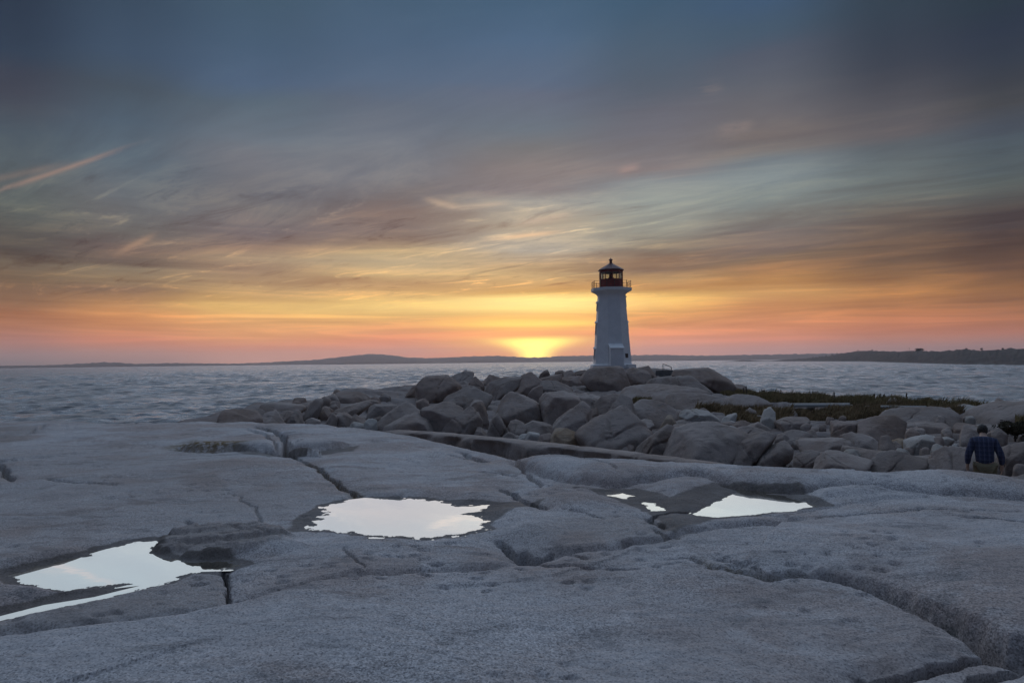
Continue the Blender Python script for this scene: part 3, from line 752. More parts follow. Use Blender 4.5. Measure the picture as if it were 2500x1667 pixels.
d1, d2, rid = cells(wx / 4.2, wy / 3.0, 5)
blk = (rid - 0.5) * 0.34 - 0.30 * np.exp(-((d2 - d1) / 0.06) ** 2)
d1, d2, rid = cells(wx / 1.5 + 30, wy / 1.3, 9)
blk2 = (rid - 0.5) * 0.13 - 0.13 * np.exp(-((d2 - d1) / 0.08) ** 2)
amp = sstep(R_.ravel(), 12, 20)
amp = amp * sstep(np.degrees(A_).ravel(), -15, -8) + 0.35 * amp * (1 - sstep(np.degrees(A_).ravel(), -15, -8))
zz = zb + amp * (blk + blk2 + 0.16 * fbm(X_ / 5, Y_ / 5, 3, 73) + 0.05 * fbm(X_ / 0.9, Y_ / 0.9, 3, 74)) - 0.03 - 0.08 * sstep(np.degrees(A_).ravel(), -13, -8) * sstep(R_.ravel(), 20, 26) * sstep(R_.ravel(), 84, 74) * sstep(np.degrees(A_).ravel(), 17, 12)
zz = np.maximum(zz, -9.0)
me = grid_mesh('headland_rock', np.stack([X_, Y_, zz + EYE[2]], -1), len(rh), len(azh))
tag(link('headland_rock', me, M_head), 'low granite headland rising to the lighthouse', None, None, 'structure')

# ------------------------------------------------------------------ sea
azw = np.radians(np.linspace(-45, 45, 720)); rw = np.concatenate([np.geomspace(22, 58, 16), np.geomspace(58.6, 1000, 430), np.geomspace(1015, 6300, 50)])
A_, R_ = np.meshgrid(azw, rw); X_ = (R_ * np.sin(A_)).ravel(); Y_ = (R_ * np.cos(A_)).ravel(); Rr = R_.ravel()
dr = np.gradient(rw)[:, None] * np.ones((1, len(azw))); dr = dr.ravel()
zw = np.zeros_like(X_)
wr = np.random.default_rng(3)
for i in range(64):
    lam = 0.9 * (10 / 0.9) ** wr.random()
    ang = math.radians(-14 + wr.normal() * 26)       # the swell runs in from the left
    kx, ky = math.sin(ang) * 2 * math.pi / lam, math.cos(ang) * 2 * math.pi / lam
    a = 0.0135 * lam ** 0.85 * (0.6 + 0.8 * wr.random())
    fade = np.clip((lam / (dr * 2.2) - 0.6), 0, 1)
    ph = kx * X_ + ky * Y_ + wr.random() * 6.28
    zw += a * fade * (np.sin(ph) + 0.22 * np.cos(2 * ph))
far_ = sstep(Rr, 120, 420)
for i in range(46):           # longer waves farther out, off the sheltered shore
    lam = 4 * (20 / 4) ** wr.random(); ang = math.radians(-14 + wr.normal() * 30)
    kx, ky = math.sin(ang) * 2 * math.pi / lam, math.cos(ang) * 2 * math.pi / lam
    zw += 0.0075 * lam * (0.6 + 0.8 * wr.random()) * far_ * np.clip((lam / (dr * 2.2) - 0.6), 0, 1) * np.sin(kx * X_ + ky * Y_ + wr.random() * 6.28)
zw *= (0.7 + 0.5 * fbm(X_ / 60, Y_ / 60, 2, 81))
M_sea, t, b, out = new_mat('sea_water')
geo = t.node('ShaderNodeNewGeometry'); P = geo.outputs['Position']
b.inputs['Base Color'].default_value = (0.045, 0.062, 0.075, 1)
Pg_ = t.vm('MULTIPLY', P, (1.0, 0.36, 1.0))
gust = t.noise(Pg_, 0.11, 9, 0.78, 0.4)
t.l.new(t.lin(gust, 0.34, 0.66, 0.46, 0.12), b.inputs['Roughness'])
t.l.new(t.mix(t.smooth(gust, 0.36, 0.66), (0.010, 0.016, 0.022), (0.15, 0.168, 0.185)), b.inputs['Base Color'])  # light and dark dashes of the waves painted into the base colour
b.inputs['IOR'].default_value = 1.333
Pr = t.vm('MULTIPLY', P, (0.38, 1.0, 1.0))
hh = t.m('ADD', t.m('MULTIPLY', t.noise(Pr, 0.9, 6, 0.62, 0.4), 1.0), t.m('MULTIPLY', t.noise(Pr, 0.16, 4, 0.6), 3.0))
bp = t.node('ShaderNodeBump'); bp.inputs['Strength'].default_value = 0.9; bp.inputs['Distance'].default_value = 0.5
t.l.new(hh, bp.inputs['Height']); t.l.new(bp.outputs[0], b.inputs['Normal'])
me = grid_mesh('sea_water', np.stack([X_, Y_, zw], -1), len(rw), len(azw))
tag(link('sea_water', me, M_sea), 'choppy grey evening sea reaching to the far hills', None, None, 'structure')

# ------------------------------------------------------------------ far hills across the bay
def hills(name, prof, r_shore, r_top, r_back, mat, label, seed, amp):
    px = np.array([p[0] for p in prof]); py = np.array([p[1] for p in prof])
    cols_ = np.linspace(px[0], px[-1], 420)
    top = np.interp(cols_, px, py)
    V = []
    prof_r = [(0, -1.5), (0.02, 2.0), (0.3, 0.45), (0.65, 0.8), (1.0, 1.0), (1.3, 0.6), (1.6, -0.1)]
    rows = []
    az = np.array([azel(c, y)[0] for c, y in zip(cols_, top)])
    zt = np.array([at(c, y, r_top)[2] for c, y in zip(cols_, top)])
    zt = np.maximum(zt, 0.5)
    for fr, h in prof_r:
        r = r_shore + (r_top - r_shore) * fr
        z = np.full(zt.shape, h) if fr < 0.1 else zt * h
        if fr >= 0.1: z = z + amp * fbm(az * 3 + fr * 9, np.full(az.shape, fr * 7.0), 4, seed) * np.minimum(1, zt / 15)
        rows.append(np.stack([r * np.sin(np.radians(az)), r * np.cos(np.radians(az)), z], -1))
    V = np.concatenate(rows)
    me = grid_mesh(name, V, len(prof_r), len(cols_))
    return tag(link(name, me, mat), label, None, None, 'structure')
M_hill = simple_mat('far_wooded_hill', (0.055, 0.05, 0.045), 0.95, var=0.3, scale=0.01)
hills('far_hills', [(-300,893),(0,893),(120,891),(190,888),(250,884.5),(290,885),(330,888),(430,886),(530,887),(560,887.5),(640,885),(700,881.5),(760,879),(800,875),(850,869),(880,865.5),(905,864),(935,865),(955,867),(1000,873),(1050,874.5),(1100,872),(1150,870),(1210,868.5),(1240,869.5),(1280,872),(1320,872.5),(1370,869),(1430,868),(1500,868),(1545,867),(1580,866),(1630,866),(1700,868),(1800,866.5),(1900,865),(2000,863),(2100,862),(2300,860),(2500,858),(2800,855)],
      5000, 5250, 5600, M_hill, 'hazy mauve hills along the horizon across the bay', 5, 5.0)
hills('far_hills', [(780,888),(800,884),(850,881.5),(900,880),(960,879),(1000,879.5),(1060,881),(1100,884),(1130,888)],
      4500, 4600, 4700, M_hill, 'lower darker hill in front of the tallest far hill', 8, 2.0)

# ------------------------------------------------------------------ haze over the bay
bm = bmesh.new(); bmesh.ops.create_cube(bm, size=1.0)
for v in bm.verts:
    v.co = Vector((v.co.x * 13600, 2500 + v.co.y * 8400, 61 + v.co.z * 128))
me = bpy.data.meshes.new('haze'); bm.to_mesh(me); bm.free()
mh = bpy.data.materials.new('haze_air'); mh.use_nodes = True
th_ = NT(mh.node_tree)
for nd in list(th_.n): th_.n.remove(nd)
mo = th_.node('ShaderNodeOutputMaterial'); pv = th_.node('ShaderNodeVolumePrincipled')
pv.inputs['Color'].default_value = (1.0, 0.90, 0.90, 1)
pv.inputs['Density'].default_value = 0.00010
pv.inputs['Anisotropy'].default_value = 0.72
th_.l.new(pv.outputs[0], mo.inputs['Volume'])
hz = link('haze', me, mh, smooth=False); tag(hz, 'thin evening haze over the bay', None, None, 'stuff')

# ------------------------------------------------------------------ wooded point on the right
wl = [(1760,883),(1850,882.5),(1950,882),(2100,882),(2230,886),(2350,889.5),(2500,891.5),(2800,897)]
tp = [(1760,883),(1790,881),(1815,878.8),(1840,880),(1880,881),(1925,877),(1950,876),(1975,874),(2000,872),(2030,867.5),(2060,862),(2095,857),(2130,856),(2160,857),(2200,858),(2240,856),(2300,857),(2340,854),(2400,854),(2450,853),(2500,851),(2800,846)]
cols_ = np.linspace(1762, 2790, 420)
wy_ = np.interp(cols_, *zip(*wl)); ty_ = np.interp(cols_, *zip(*tp))
az = np.array([azel(c, y)[0] for c, y in zip(cols_, wy_)])
rsh = np.array([EYE[2] / -math.tan(R(azel(c, y)[1])) for c, y in zip(cols_, wy_)])
rtop = rsh * 1.0 + 160
ztop = np.array([at(c, y, rt)[2] for c, y, rt in zip(cols_, ty_, rtop)])
ztop = np.maximum(ztop, 0.4)
rows = []
fr_l = [-0.05, 0.0, 0.03, 0.06, 0.12, 0.2, 0.3, 0.42, 0.55, 0.7, 0.85, 1.0, 1.2, 1.5]
hs = [-1.5, 0.0, 0.10, 0.16, 0.22, 0.30, 0.42, 0.56, 0.70, 0.83, 0.94, 1.0, 0.8, -0.2]
for fr, h in zip(fr_l, hs):
    r = rsh + 160 * fr
    x = r * np.sin(np.radians(az)); y = r * np.cos(np.radians(az))
    z = ztop * h
    if 0 < fr < 1.3:
        z = z + np.minimum(1, ztop / 8) * (1.1 * fbm(x / 22, y / 22, 3, 91) + 0.5 * fbm(x / 6, y / 6, 3, 92)) * 1.15
    if fr < 0: z = np.full(z.shape, -1.5)
    rows.append(np.stack([x, y, z], -1))
me = grid_mesh('wooded_point', np.concatenate(rows), len(fr_l), len(cols_))
M_scrub, t, b, out = new_mat('scrub')
geo = t.node('ShaderNodeNewGeometry'); P = geo.outputs['Position']
c = t.mix(t.smooth(t.noise(P, 0.06, 5, 0.65), 0.4, 0.6), (0.018, 0.014, 0.011), (0.036, 0.029, 0.022))
zz_ = t.sep(P)[2]
c = t.mix(t.m('MULTIPLY', t.smooth(t.m('ADD', zz_, t.m('MULTIPLY', t.noise(P, 0.05, 3), 3.0)), 5.0, 3.0), 0.8), c, (0.075, 0.066, 0.058))
t.l.new(c, b.inputs['Base Color']); b.inputs['Roughness'].default_value = 0.95
tag(link('wooded_point', me, M_scrub), 'low dark scrub covered point across the inlet on the right', None, None, 'structure')
def point_at(px):
    i = int(np.argmin(np.abs(cols_ - px)))
    return az[i], rtop[i], ztop[i]
PT_AZ, PT_RT, PT_ZT, PT_C = az.copy(), rtop.copy(), ztop.copy(), cols_.copy()

# ------------------------------------------------------------------ lighthouse
LH_PX = 1495
LD = 94.0
mpp = LD / F / math.cos(R(azel(LH_PX, 880)[0]))
base = at(LH_PX, 897, LD)
def lz(y):                       # height of a pixel row above the lighthouse foot
    return at(LH_PX, y, LD)[2] - base[2]
M_white = simple_mat('white_paint', (0.77, 0.77, 0.76), 0.55, var=0.05, scale=1.2, bump=0.08)
M_red = simple_mat('red_iron', (0.19, 0.012, 0.010), 0.45, var=0.2, scale=5)
M_roof = simple_mat('dark_red_roof', (0.10, 0.018, 0.015), 0.5, var=0.2, scale=5)
M_iron = simple_mat('dark_iron', (0.05, 0.035, 0.03), 0.55, var=0.2, scale=8)
M_darkglass = simple_mat('dark_pane', (0.02, 0.02, 0.025), 0.15, var=0.1)
M_bronze = simple_mat('bronze_plaque', (0.035, 0.03, 0.028), 0.5, 0.3, scale=12)
M_step = simple_mat('dark_stone', (0.11, 0.105, 0.10), 0.9, var=0.25, scale=4, bump=0.4)
M_conc = simple_mat('grey_concrete', (0.13, 0.13, 0.13), 0.9, var=0.15, scale=2)
M_glass, t, b, out = new_mat('lantern_glass')
tr = t.node('ShaderNodeBsdfTransparent'); gl = t.node('ShaderNodeBsdfGlossy'); gl.inputs['Roughness'].default_value = 0.03
tr.inputs[0].default_value = (0.86, 0.88, 0.86, 1)
fr = t.node('ShaderNodeLayerWeight'); fr.inputs['Blend'].default_value = 0.25
mx = t.node('ShaderNodeMixShader'); t.l.new(t.m('MULTIPLY', fr.outputs['Fresnel'], 0.7), mx.inputs[0])
t.l.new(tr.outputs[0], mx.inputs[1]); t.l.new(gl.outputs[0], mx.inputs[2]); t.l.new(mx.outputs[0], out.inputs[0])

LAZ = azel(LH_PX, 880)[0]
lh = empty('lighthouse', base, -R(LAZ))   # local -y faces the camera
tag(lh, 'white eight sided lighthouse with red lantern and gallery rail on the rocks', 'lighthouse')
def prism(bm, prof, n, rot, cap=True):
    """prof: list of (z, radius)"""
    rings = []
    for z, r in prof:
        rings.append([bm.verts.new((r * math.sin(rot + 2 * math.pi * i / n), -r * math.cos(rot + 2 * math.pi * i / n), z)) for i in range(n)])
    for a, b_ in zip(rings, rings[1:]):
        for i in range(n):
            bm.faces.new((a[i], a[(i + 1) % n], b_[(i + 1) % n], b_[i]))
    if cap:
        bm.faces.new(rings[0][::-1]); bm.faces.new(rings[-1])
def box(bm, x0, x1, y0, y1, z0, z1, mtx=None):
    vs = [bm.verts.new(Vector((x, y, z))) for x in (x0, x1) for y in (y0, y1) for z in (z0, z1)]
    if mtx is not None:
        for v in vs: v.co = mtx @ v.co
    for q in ((0, 1, 3, 2), (4, 6, 7, 5), (0, 4, 5, 1), (2, 3, 7, 6), (0, 2, 6, 4), (1, 5, 7, 3)):
        bm.faces.new([vs[i] for i in q])
def rod(bm, a, b_, r, n=6):
    a, b_ = Vector(a), Vector(b_); d = (b_ - a).normalized()
    s = d.orthogonal().normalized(); t_ = d.cross(s)
    ra = [bm.verts.new(a + r * (math.cos(k) * s + math.sin(k) * t_)) for k in np.linspace(0, 2 * math.pi, n, endpoint=False)]
    rb = [bm.verts.new(b_ + r * (math.cos(k) * s + math.sin(k) * t_)) for k in np.linspace(0, 2 * math.pi, n, endpoint=False)]
    for i in range(n): bm.faces.new((ra[i], ra[(i + 1) % n], rb[(i + 1) % n], rb[i]))
    bm.faces.new(ra[::-1]); bm.faces.new(rb)
ROT = R(-12)
zp, zc0, zc1, zd = lz(888.5), lz(724), lz(711.5), lz(704.5)
RB, RT = 46.5 * mpp, 33.7 * mpp
bm = bmesh.new(); prism(bm, [(zp, RB), (zc0, RT)], 8, ROT); tower = bm_link('tower', bm, M_white, lh)
bm = bmesh.new(); prism(bm, [(-0.7, RB + 0.42), (zp - 0.12, RB + 0.40), (zp + 0.003, RB + 0.16)], 8, ROT); bm_link('plinth', bm, M_white, lh)
# flared cornice under the gallery
prof = []
for k_ in range(9):
    u = k_ / 8
    prof.append((zc0 + (zc1 - zc0) * u + 0.003, RT + 0.01 + (49 * mpp - RT) * (1 - math.cos(u * math.pi / 2)) ** 1.15))
prof.append((zd - 0.12, 49.5 * mpp))
bm = bmesh.new(); prism(bm, prof, 8, ROT); bm_link('cornice', bm, M_white, lh)
bm = bmesh.new(); prism(bm, [(zd - 0.117, 49.8 * mpp), (zd, 49.8 * mpp)], 8, ROT); bm_link('gallery_deck', bm, M_white, lh)
# gallery rail
RG = 47.0 * mpp
pts = []
for i in range(8):
    a0, a1 = ROT + 2 * math.pi * i / 8, ROT + 2 * math.pi * (i + 1) / 8
    p0 = Vector((RG * math.sin(a0), -RG * math.cos(a0), zd)); p1 = Vector((RG * math.sin(a1), -RG * math.cos(a1), zd))
    pts += [p0, p0.lerp(p1, 0.5)]
hr = lz(687.5) - zd
for i, p in enumerate(pts):
    bm = bmesh.new(); rod(bm, p, p + Vector((0, 0, hr + 0.05)), 0.04); bm_link('railing_post', bm, M_iron, lh)
for hfrac in (0.97, 0.6, 0.28):
    bm = bmesh.new()
    for i in range(len(pts)):
        z_ = Vector((0, 0, hr * hfrac)); sag = Vector((0, 0, -0.05 if hfrac < 0.9 else -0.02))
        q0, q1 = pts[i] + z_, pts[(i + 1) % len(pts)] + z_
        mid_ = q0.lerp(q1, 0.5) + sag
        rod(bm, q0, mid_, 0.018, 5); rod(bm, mid_, q1, 0.018, 5)
    bm_link('rail', bm, M_iron, lh)
# lantern
NL = 10; RL = 27.5 * mpp; zg0, zg1, ze, za = lz(684), lz(666), lz(659.5), lz(643)
bm = bmesh.new(); prism(bm, [(zd, RL), (zg0, RL)], NL, R(8)); bm_link('lantern_wall', bm, M_red, lh)
bm = bmesh.new(); prism(bm, [(zg1, RL + 0.02), (ze - 0.05, RL + 0.02)], NL, R(8)); bm_link('lantern_fascia', bm, M_red, lh)
bm = bmesh.new(); prism(bm, [(zg0, RL + 0.05), (zg0 + 0.08, RL + 0.05)], NL, R(8)); bm_link('lantern_sill', bm, M_red, lh)
for i in range(NL):
    a = R(8) + 2 * math.pi * i / NL; a2 = R(8) + 2 * math.pi * (i + 1) / NL
    p = Vector((RL * math.sin(a), -RL * math.cos(a), 0)); p2 = Vector((RL * math.sin(a2), -RL * math.cos(a2), 0))
    bm = bmesh.new(); rod(bm, (p.x, p.y, zd), (p.x, p.y, ze), 0.058, 6); bm_link('mullion', bm, M_red, lh)
    bm = bmesh.new()
    n_ = (p + p2).normalized(); q0, q1 = p.lerp(p2, 0.04), p.lerp(p2, 0.96)
    vs = []
    for off in (-0.012, 0.012):
        for q in (q0, q1):
            for z_ in (zg0 + 0.085, zg1 - 0.005):
                vs.append(bm.verts.new((q.x + n_.x * (off - 0.03), q.y + n_.y * (off - 0.03), z_)))
    for q in ((0, 1, 3, 2), (4, 6, 7, 5), (0, 4, 5, 1), (2, 3, 7, 6), (0, 2, 6, 4), (1, 5, 7, 3)): bm.faces.new([vs[k_] for k_ in q])
    bm_link('pane', bm, M_glass, lh)
bm = bmesh.new()
prism(bm, [(ze - 0.10, 31.0 * mpp), (ze, 31.3 * mpp), (ze + (za - ze) * 0.30, 24 * mpp), (ze + (za - ze) * 0.72, 11.5 * mpp), (za, 4.4 * mpp)], NL, R(8))
roof = bm_link('lantern_roof', bm, M_roof, lh)
bm = bmesh.new(); prism(bm, [(za - 0.02, 3.6 * mpp), (lz(636), 3.2 * mpp), (lz(635.6), 5.0 * mpp), (lz(634), 5.0 * mpp), (lz(631.5), 1.4 * mpp), (lz(629.5), 0.5 * mpp)], 10, 0); bm_link('ventilator', bm, M_roof, roof)
# the lamp on its stand
bm = bmesh.new(); prism(bm, [(zg0 - 0.1, 0.10), (zg0 + 0.25, 0.10), (zg0 + 0.26, 0.42), (zg0 + 0.32, 0.42), (zg0 + 0.33, 0.12), (zg0 + 0.45, 0.2)], 10, 0); lamp = bm_link('lamp_stand', bm, M_iron, lh)
M_lens = simple_mat('red_lens', (0.30, 0.035, 0.02), 0.2, var=0.2)
bm = bmesh.new(); prism(bm, [(zg0 + 0.45, 0.2), (zg0 + 0.62, 0.27), (zg0 + 0.82, 0.25), (zg0 + 0.98, 0.12), (zg1, 0.05)], 12, 0); bm_link('lamp', bm, M_lens, lh)
# entrance porch on the face that looks half right of the camera
def face_mtx(azd, r):
    a = R(azd)
    n_ = Vector((math.sin(a), -math.cos(a), 0)); s_ = Vector((math.cos(a), math.sin(a), 0))
    return Matrix(((s_.x, n_.x, 0, n_.x * r), (s_.y, n_.y, 0, n_.y * r), (0, 0, 1, 0), (0, 0, 0, 1)))   # x along the face, y outward
ap = math.cos(math.pi / 8)
mt = face_mtx(10.5, RB * ap - 0.02)
hw, dp_ = 0.86, 1.15
zt_, zeave = lz(838.5), lz(850)
bm = bmesh.new()
vs = [(-hw, -0.5, -0.5), (hw, -0.5, -0.5), (hw, dp_, -0.5), (-hw, dp_, -0.5), (-hw, -0.5, zt_ - 0.1), (hw, -0.5, zt_ - 0.1), (hw, dp_, zeave - 0.09), (-hw, dp_, zeave - 0.09)]
vs = [bm.verts.new(mt @ Vector(v)) for v in vs]
for q in ((0, 3, 2, 1), (4, 5, 6, 7), (0, 1, 5, 4), (1, 2, 6, 5), (2, 3, 7, 6), (3, 0, 4, 7)): bm.faces.new([vs[i] for i in q])
porch = bm_link('porch', bm, M_white, lh)
bm = bmesh.new()
vs = []
for (y, z) in ((-0.35, zt_ + 0.03), (dp_ + 0.10, zeave - 0.02)):
    for x in (-hw - 0.10, hw + 0.10):
        for dz_ in (-0.085, 0.0): vs.append(bm.verts.new(mt @ Vector((x, y, z + dz_))))
for q in ((0, 1, 3, 2), (4, 6, 7, 5), (0, 4, 5, 1), (2, 3, 7, 6), (0, 2, 6, 4), (1, 5, 7, 3)): bm.faces.new([vs[i] for i in q])
bm_link('porch_roof', bm, M_white, porch)
bm = bmesh.new()
box(bm, -hw + 0.22, hw - 0.02, dp_ + 0.002, dp_ + 0.03, -0.3, zeave - 0.16, mt); bm_link('door_panel', bm, M_white, porch)
# bronze plaque on the face to the right
hzp = lz(868.5)
RZ = RB + (RT - RB) * ((hzp - zp) / (zc0 - zp))
mt2 = face_mtx(55.5, RZ * ap + 0.0)
bm = bmesh.new(); box(bm, -0.36, 0.22, -0.05, 0.06, hzp - 0.28, hzp + 0.28, mt2); plaque = bm_link('plaque', bm, M_bronze, lh)
# low white step at the right foot
bm = bmesh.new(); box(bm, -0.9, 0.95, RB * ap + 0.3, RB * ap + 0.75, -0.5, 0.42, face_mtx(55.5, 0)); bm_link('plinth_step', bm, M_white, lh)
# windows : frame, dark pane, hood; seen edge-on on the left and right faces
for azd, rows_ in ((-79.5, ((742, 757), (790, 815), (853, 876))), (100.5, ((728, 748), (789, 806)))):
    for y0, y1 in rows_:
        z1, z0_ = lz(y0), lz(y1); zm = (z0_ + z1) / 2
        sl = (RT - RB) / (zc0 - zp) * ap
        r = (RB + (RT - RB) * ((zm - zp) / (zc0 - zp))) * ap
        mt3 = face_mtx(azd, r) @ Matrix.Rotation(-math.atan(-sl), 4, 'X').inverted() if False else face_mtx(azd, r)
        sh = Matrix(((1, 0, 0, 0), (0, 1, sl, -sl * zm), (0, 0, 1, 0), (0, 0, 0, 1)))
        bm = bmesh.new()
        for bx in ((-0.50, -0.38, z0_, z1), (0.38, 0.50, z0_, z1), (-0.50, 0.50, z0_ - 0.12, z0_), (-0.50, 0.50, z1, z1 + 0.1)):
            box(bm, bx[0], bx[1], -0.03, 0.12, bx[2], bx[3], mt3 @ sh)
        wf = bm_link('window', bm, M_white, lh)
        bm = bmesh.new(); box(bm, -0.38, 0.38, -0.02, 0.03, z0_, z1, mt3 @ sh); bm_link('pane', bm, M_darkglass, wf)
        bm = bmesh.new()
        vs = [bm.verts.new((mt3 @ sh) @ Vector(v)) for v in ((-0.62, -0.02, z1 + 0.1), (0.62, -0.02, z1 + 0.1), (0, -0.02, z1 + 0.36), (-0.62, 0.24, z1 + 0.1), (0.62, 0.24, z1 + 0.1), (0, 0.24, z1 + 0.36))]
        for q in ((0, 1, 2), (3, 5, 4), (0, 3, 4, 1), (1, 4, 5, 2), (2, 5, 3, 0)): bm.faces.new([vs[i] for i in q])
        bm_link('hood', bm, M_white, wf)

# ------------------------------------------------------------------ steps and hand rail beside the lighthouse
sp = at(1622, 921, 90.0)
st = empty('stone_steps', sp, -R(azel(1622, 921)[0])); tag(st, 'dark stone steps between the lighthouse boulders and the smooth hump', 'steps')
nst = 5
for i in range(nst):
    bm = bmesh.new(); box(bm, -1.15 + 0.02 * i, 1.25, i * 0.42, i * 0.42 + 0.60, -0.6, 0.17 * (i + 1)); bmesh.ops.bevel(bm, geom=list(bm.edges), offset=0.02, segments=1, affect='EDGES')
    bm_link('step', bm, M_step, st)
q0, q1, q2 = at(1618.5, 901, 92.0), at(1618.5, 888, 92.0), at(1639, 896, 92.0); q3 = at(1639, 904, 92.0)
hrl = empty('hand_rail', q0, 0); tag(hrl, 'thin sloping metal hand rail at the top of the dark steps', 'rail')
o_ = Vector(q0)
bm = bmesh.new(); rod(bm, Vector(q0) - o_ - Vector((0, 0, 0.3)), Vector(q1) - o_, 0.04); bm_link('post', bm, M_iron, hrl)
bm = bmesh.new(); rod(bm, Vector(q3) - o_ - Vector((0, 0, 0.3)), Vector(q2) - o_, 0.04); bm_link('post', bm, M_iron, hrl)
bm = bmesh.new(); rod(bm, Vector(q1) - o_, Vector(q2) - o_, 0.04); bm_link('rail', bm, M_iron, hrl)

# ------------------------------------------------------------------ boulders
def ico_dirs(sub):
    bm = bmesh.new(); bmesh.ops.create_icosphere(bm, subdivisions=sub, radius=1.0)
    v = np.array([x.co[:] for x in bm.verts]); f = np.array([[q.index for q in x.verts] for x in bm.faces]); bm.free()
    return v, f
ICO = {s: ico_dirs(s) for s in (3, 4, 5)}
def hull(pts):
    pts = sorted(map(tuple, pts))
    def half(ps):
        h = []
        for p in ps:
            while len(h) > 1 and (h[-1][0] - h[-2][0]) * (p[1] - h[-2][1]) - (h[-1][1] - h[-2][1]) * (p[0] - h[-2][0]) <= 0: h.pop()
            h.append(p)
        return h[:-1]
    return np.array(half(pts) + half(pts[::-1]))
def boulder(poly, label, mat=None, depth=0.9, dist=None, group='granite boulders of the headland', seed=None, sharp=22, lvl=None, sink=0.22, name='boulder', cat='boulder', shift=0.0):
    """rounded block whose outline seen from the path is the given outline, with its own depth"""
    global _bseed
    _bseed = (_bseed + 1); r_ = np.random.default_rng(_bseed if seed is None else seed)
    P = np.array(poly, float)
    if 'carrying' in label: P[:, 1] += 5.0
    gw = 1.0 if 'steps' in label else (1.02 if depth > 1.0 or 'lighthouse' in label else 1.09)
    t0_ = P[:, 1].min(); P = P.mean(0) + (P - P.mean(0)) * gw
    P[:, 1] += t0_ - P[:, 1].min() + 1.0
    lowest = P[:, 1].max(); cx = (P[:, 0].min() + P[:, 0].max()) / 2
    if dist is None: dist = dist_at(cx, lowest)
    sc = dist / F
    wpx, hpx = np.ptp(P[:, 0]) * sc, np.ptp(P[:, 1]) * sc
    dep = depth * math.sqrt(max(wpx, 0.1) * max(hpx, 0.1)) * 0.5 + 0.12 * wpx
    dc = dist + dep * 0.35 + shift
    azc = azel(cx, lowest)[0]; a = R(azc)
    tx = np.array([math.cos(a), -math.sin(a)]); fw = np.array([math.sin(a), math.cos(a)])
    pts = []
    for px, py in P:
        d = ray(px, py); k_ = dc / (d[0] * fw[0] + d[1] * fw[1]); q = d * k_
        pts.append((q[0] * tx[0] + q[1] * tx[1], q[2]))
    pts = np.array(pts)
    z0_, z1_ = pts[:, 1].min(), pts[:, 1].max(); h_ = z1_ - z0_
    low = np.clip((z0_ + 0.35 * h_ - pts[:, 1]) / (0.35 * h_ + 1e-6), 0, 1)
    pts[:, 1] -= low * (sink * h_ + 0.30)
    Hl = hull(pts); c = Hl.mean(0)
    N, Dn = [], []
    n = len(Hl)
    for i in range(n):
        p0, p1 = Hl[i], Hl[(i + 1) % n]; e = p1 - p0; L = math.hypot(*e)
        if L < 1e-5: continue
        nx, nz = e[1] / L, -e[0] / L
        d = (p0 - c) @ np.array([nx, nz])
        if d < 0.01: d = 0.01
        ty = r_.uniform(-0.35, 0.40) - 0.45 * max(nz, 0)
        nn = np.array([nx, ty, nz]); ln = np.linalg.norm(nn)
        N.append(nn / ln); Dn.append(d / ln)
    for k_ in range(3):       # faces turned to the camera
        v = np.array([r_.uniform(-0.75, 0.75), -1, r_.uniform(0.1, 1.0)]); v /= np.linalg.norm(v)
        N.append(v); Dn.append(dep * r_.uniform(0.75, 1.05))
    for k_ in range(3):
        v = np.array([r_.uniform(-0.7, 0.7), 1, r_.uniform(-0.1, 0.7)]); v /= np.linalg.norm(v)
        N.append(v); Dn.append(dep * r_.uniform(0.8, 1.1))
    for k_ in range(5):       # chips and worn corners
        v = r_.normal(size=3); v[1] = -abs(v[1]) * 0.9 if k_ < 4 else v[1]; v[2] = abs(v[2]) if k_ < 3 else v[2]; v /= np.linalg.norm(v)
        sup = max(1e-3, max((v[0] * (p[0] - c[0]) + v[2] * (p[1] - c[1])) for p in Hl)) + dep * 0.7 * abs(v[1])
        N.append(v); Dn.append(sup * r_.uniform(0.86, 0.98))
    N.append(np.array([0, -1.0, 0])); Dn.append(dep * 1.1); N.append(np.array([0, 1.0, 0])); Dn.append(dep * 1.15)
    N = np.array(N); Dn = np.array(Dn)
    size = max(np.ptp(P[:, 0]), np.ptp(P[:, 1]))
    if lvl is None: lvl = 5 if size > 50 else (4 if size > 22 else 3)
    dirs, faces = ICO[lvl]
    q = np.maximum(dirs @ N.T, 0) / Dn
    rad = 1.0 / np.maximum(((q ** sharp).sum(1)) ** (1.0 / sharp), 1e-6)
    rad = np.minimum(rad, 4 * max(wpx, hpx))
    # compensate the rounding a little
    V = dirs * rad[:, None] * 1.02
    s_ = math.sqrt(wpx * max(hpx, 0.2))
    off = r_.uniform(0, 90, 3)
    lay = fbm3(V * np.array([1, 1, 2.2]) / (s_ * 0.55) + off + 7, 3, 21)
    nz_ = 0.020 * fbm3(V / (s_ * 0.45) + off, 3, 3) + 0.010 * fbm3(V / (s_ * 0.11) + off, 2, 9) + 0.035 * (np.floor(lay * 2.5) / 2.5 - lay)
    V = V + dirs * (nz_ * s_)[:, None]
    if lvl >= 5:             # joints split the bigger blocks
        for k_ in range(r_.integers(0, 3)):
            v = np.array([r_.uniform(-1, 1), r_.uniform(-0.5, 0.5), r_.uniform(-0.6, 0.6)]); v /= np.linalg.norm(v)
            q_ = V @ v - r_.uniform(-0.25, 0.25) * wpx + 0.05 * s_ * fbm3(V / (s_ * 0.3) + off, 2, 5)
            V = V - dirs * (0.055 * s_ * np.exp(-(q_ / (0.022 * s_)) ** 2))[:, None]
            V = V + dirs * (0.03 * s_ * (q_ > 0))[:, None]
    zmin = V[:, 2].min()
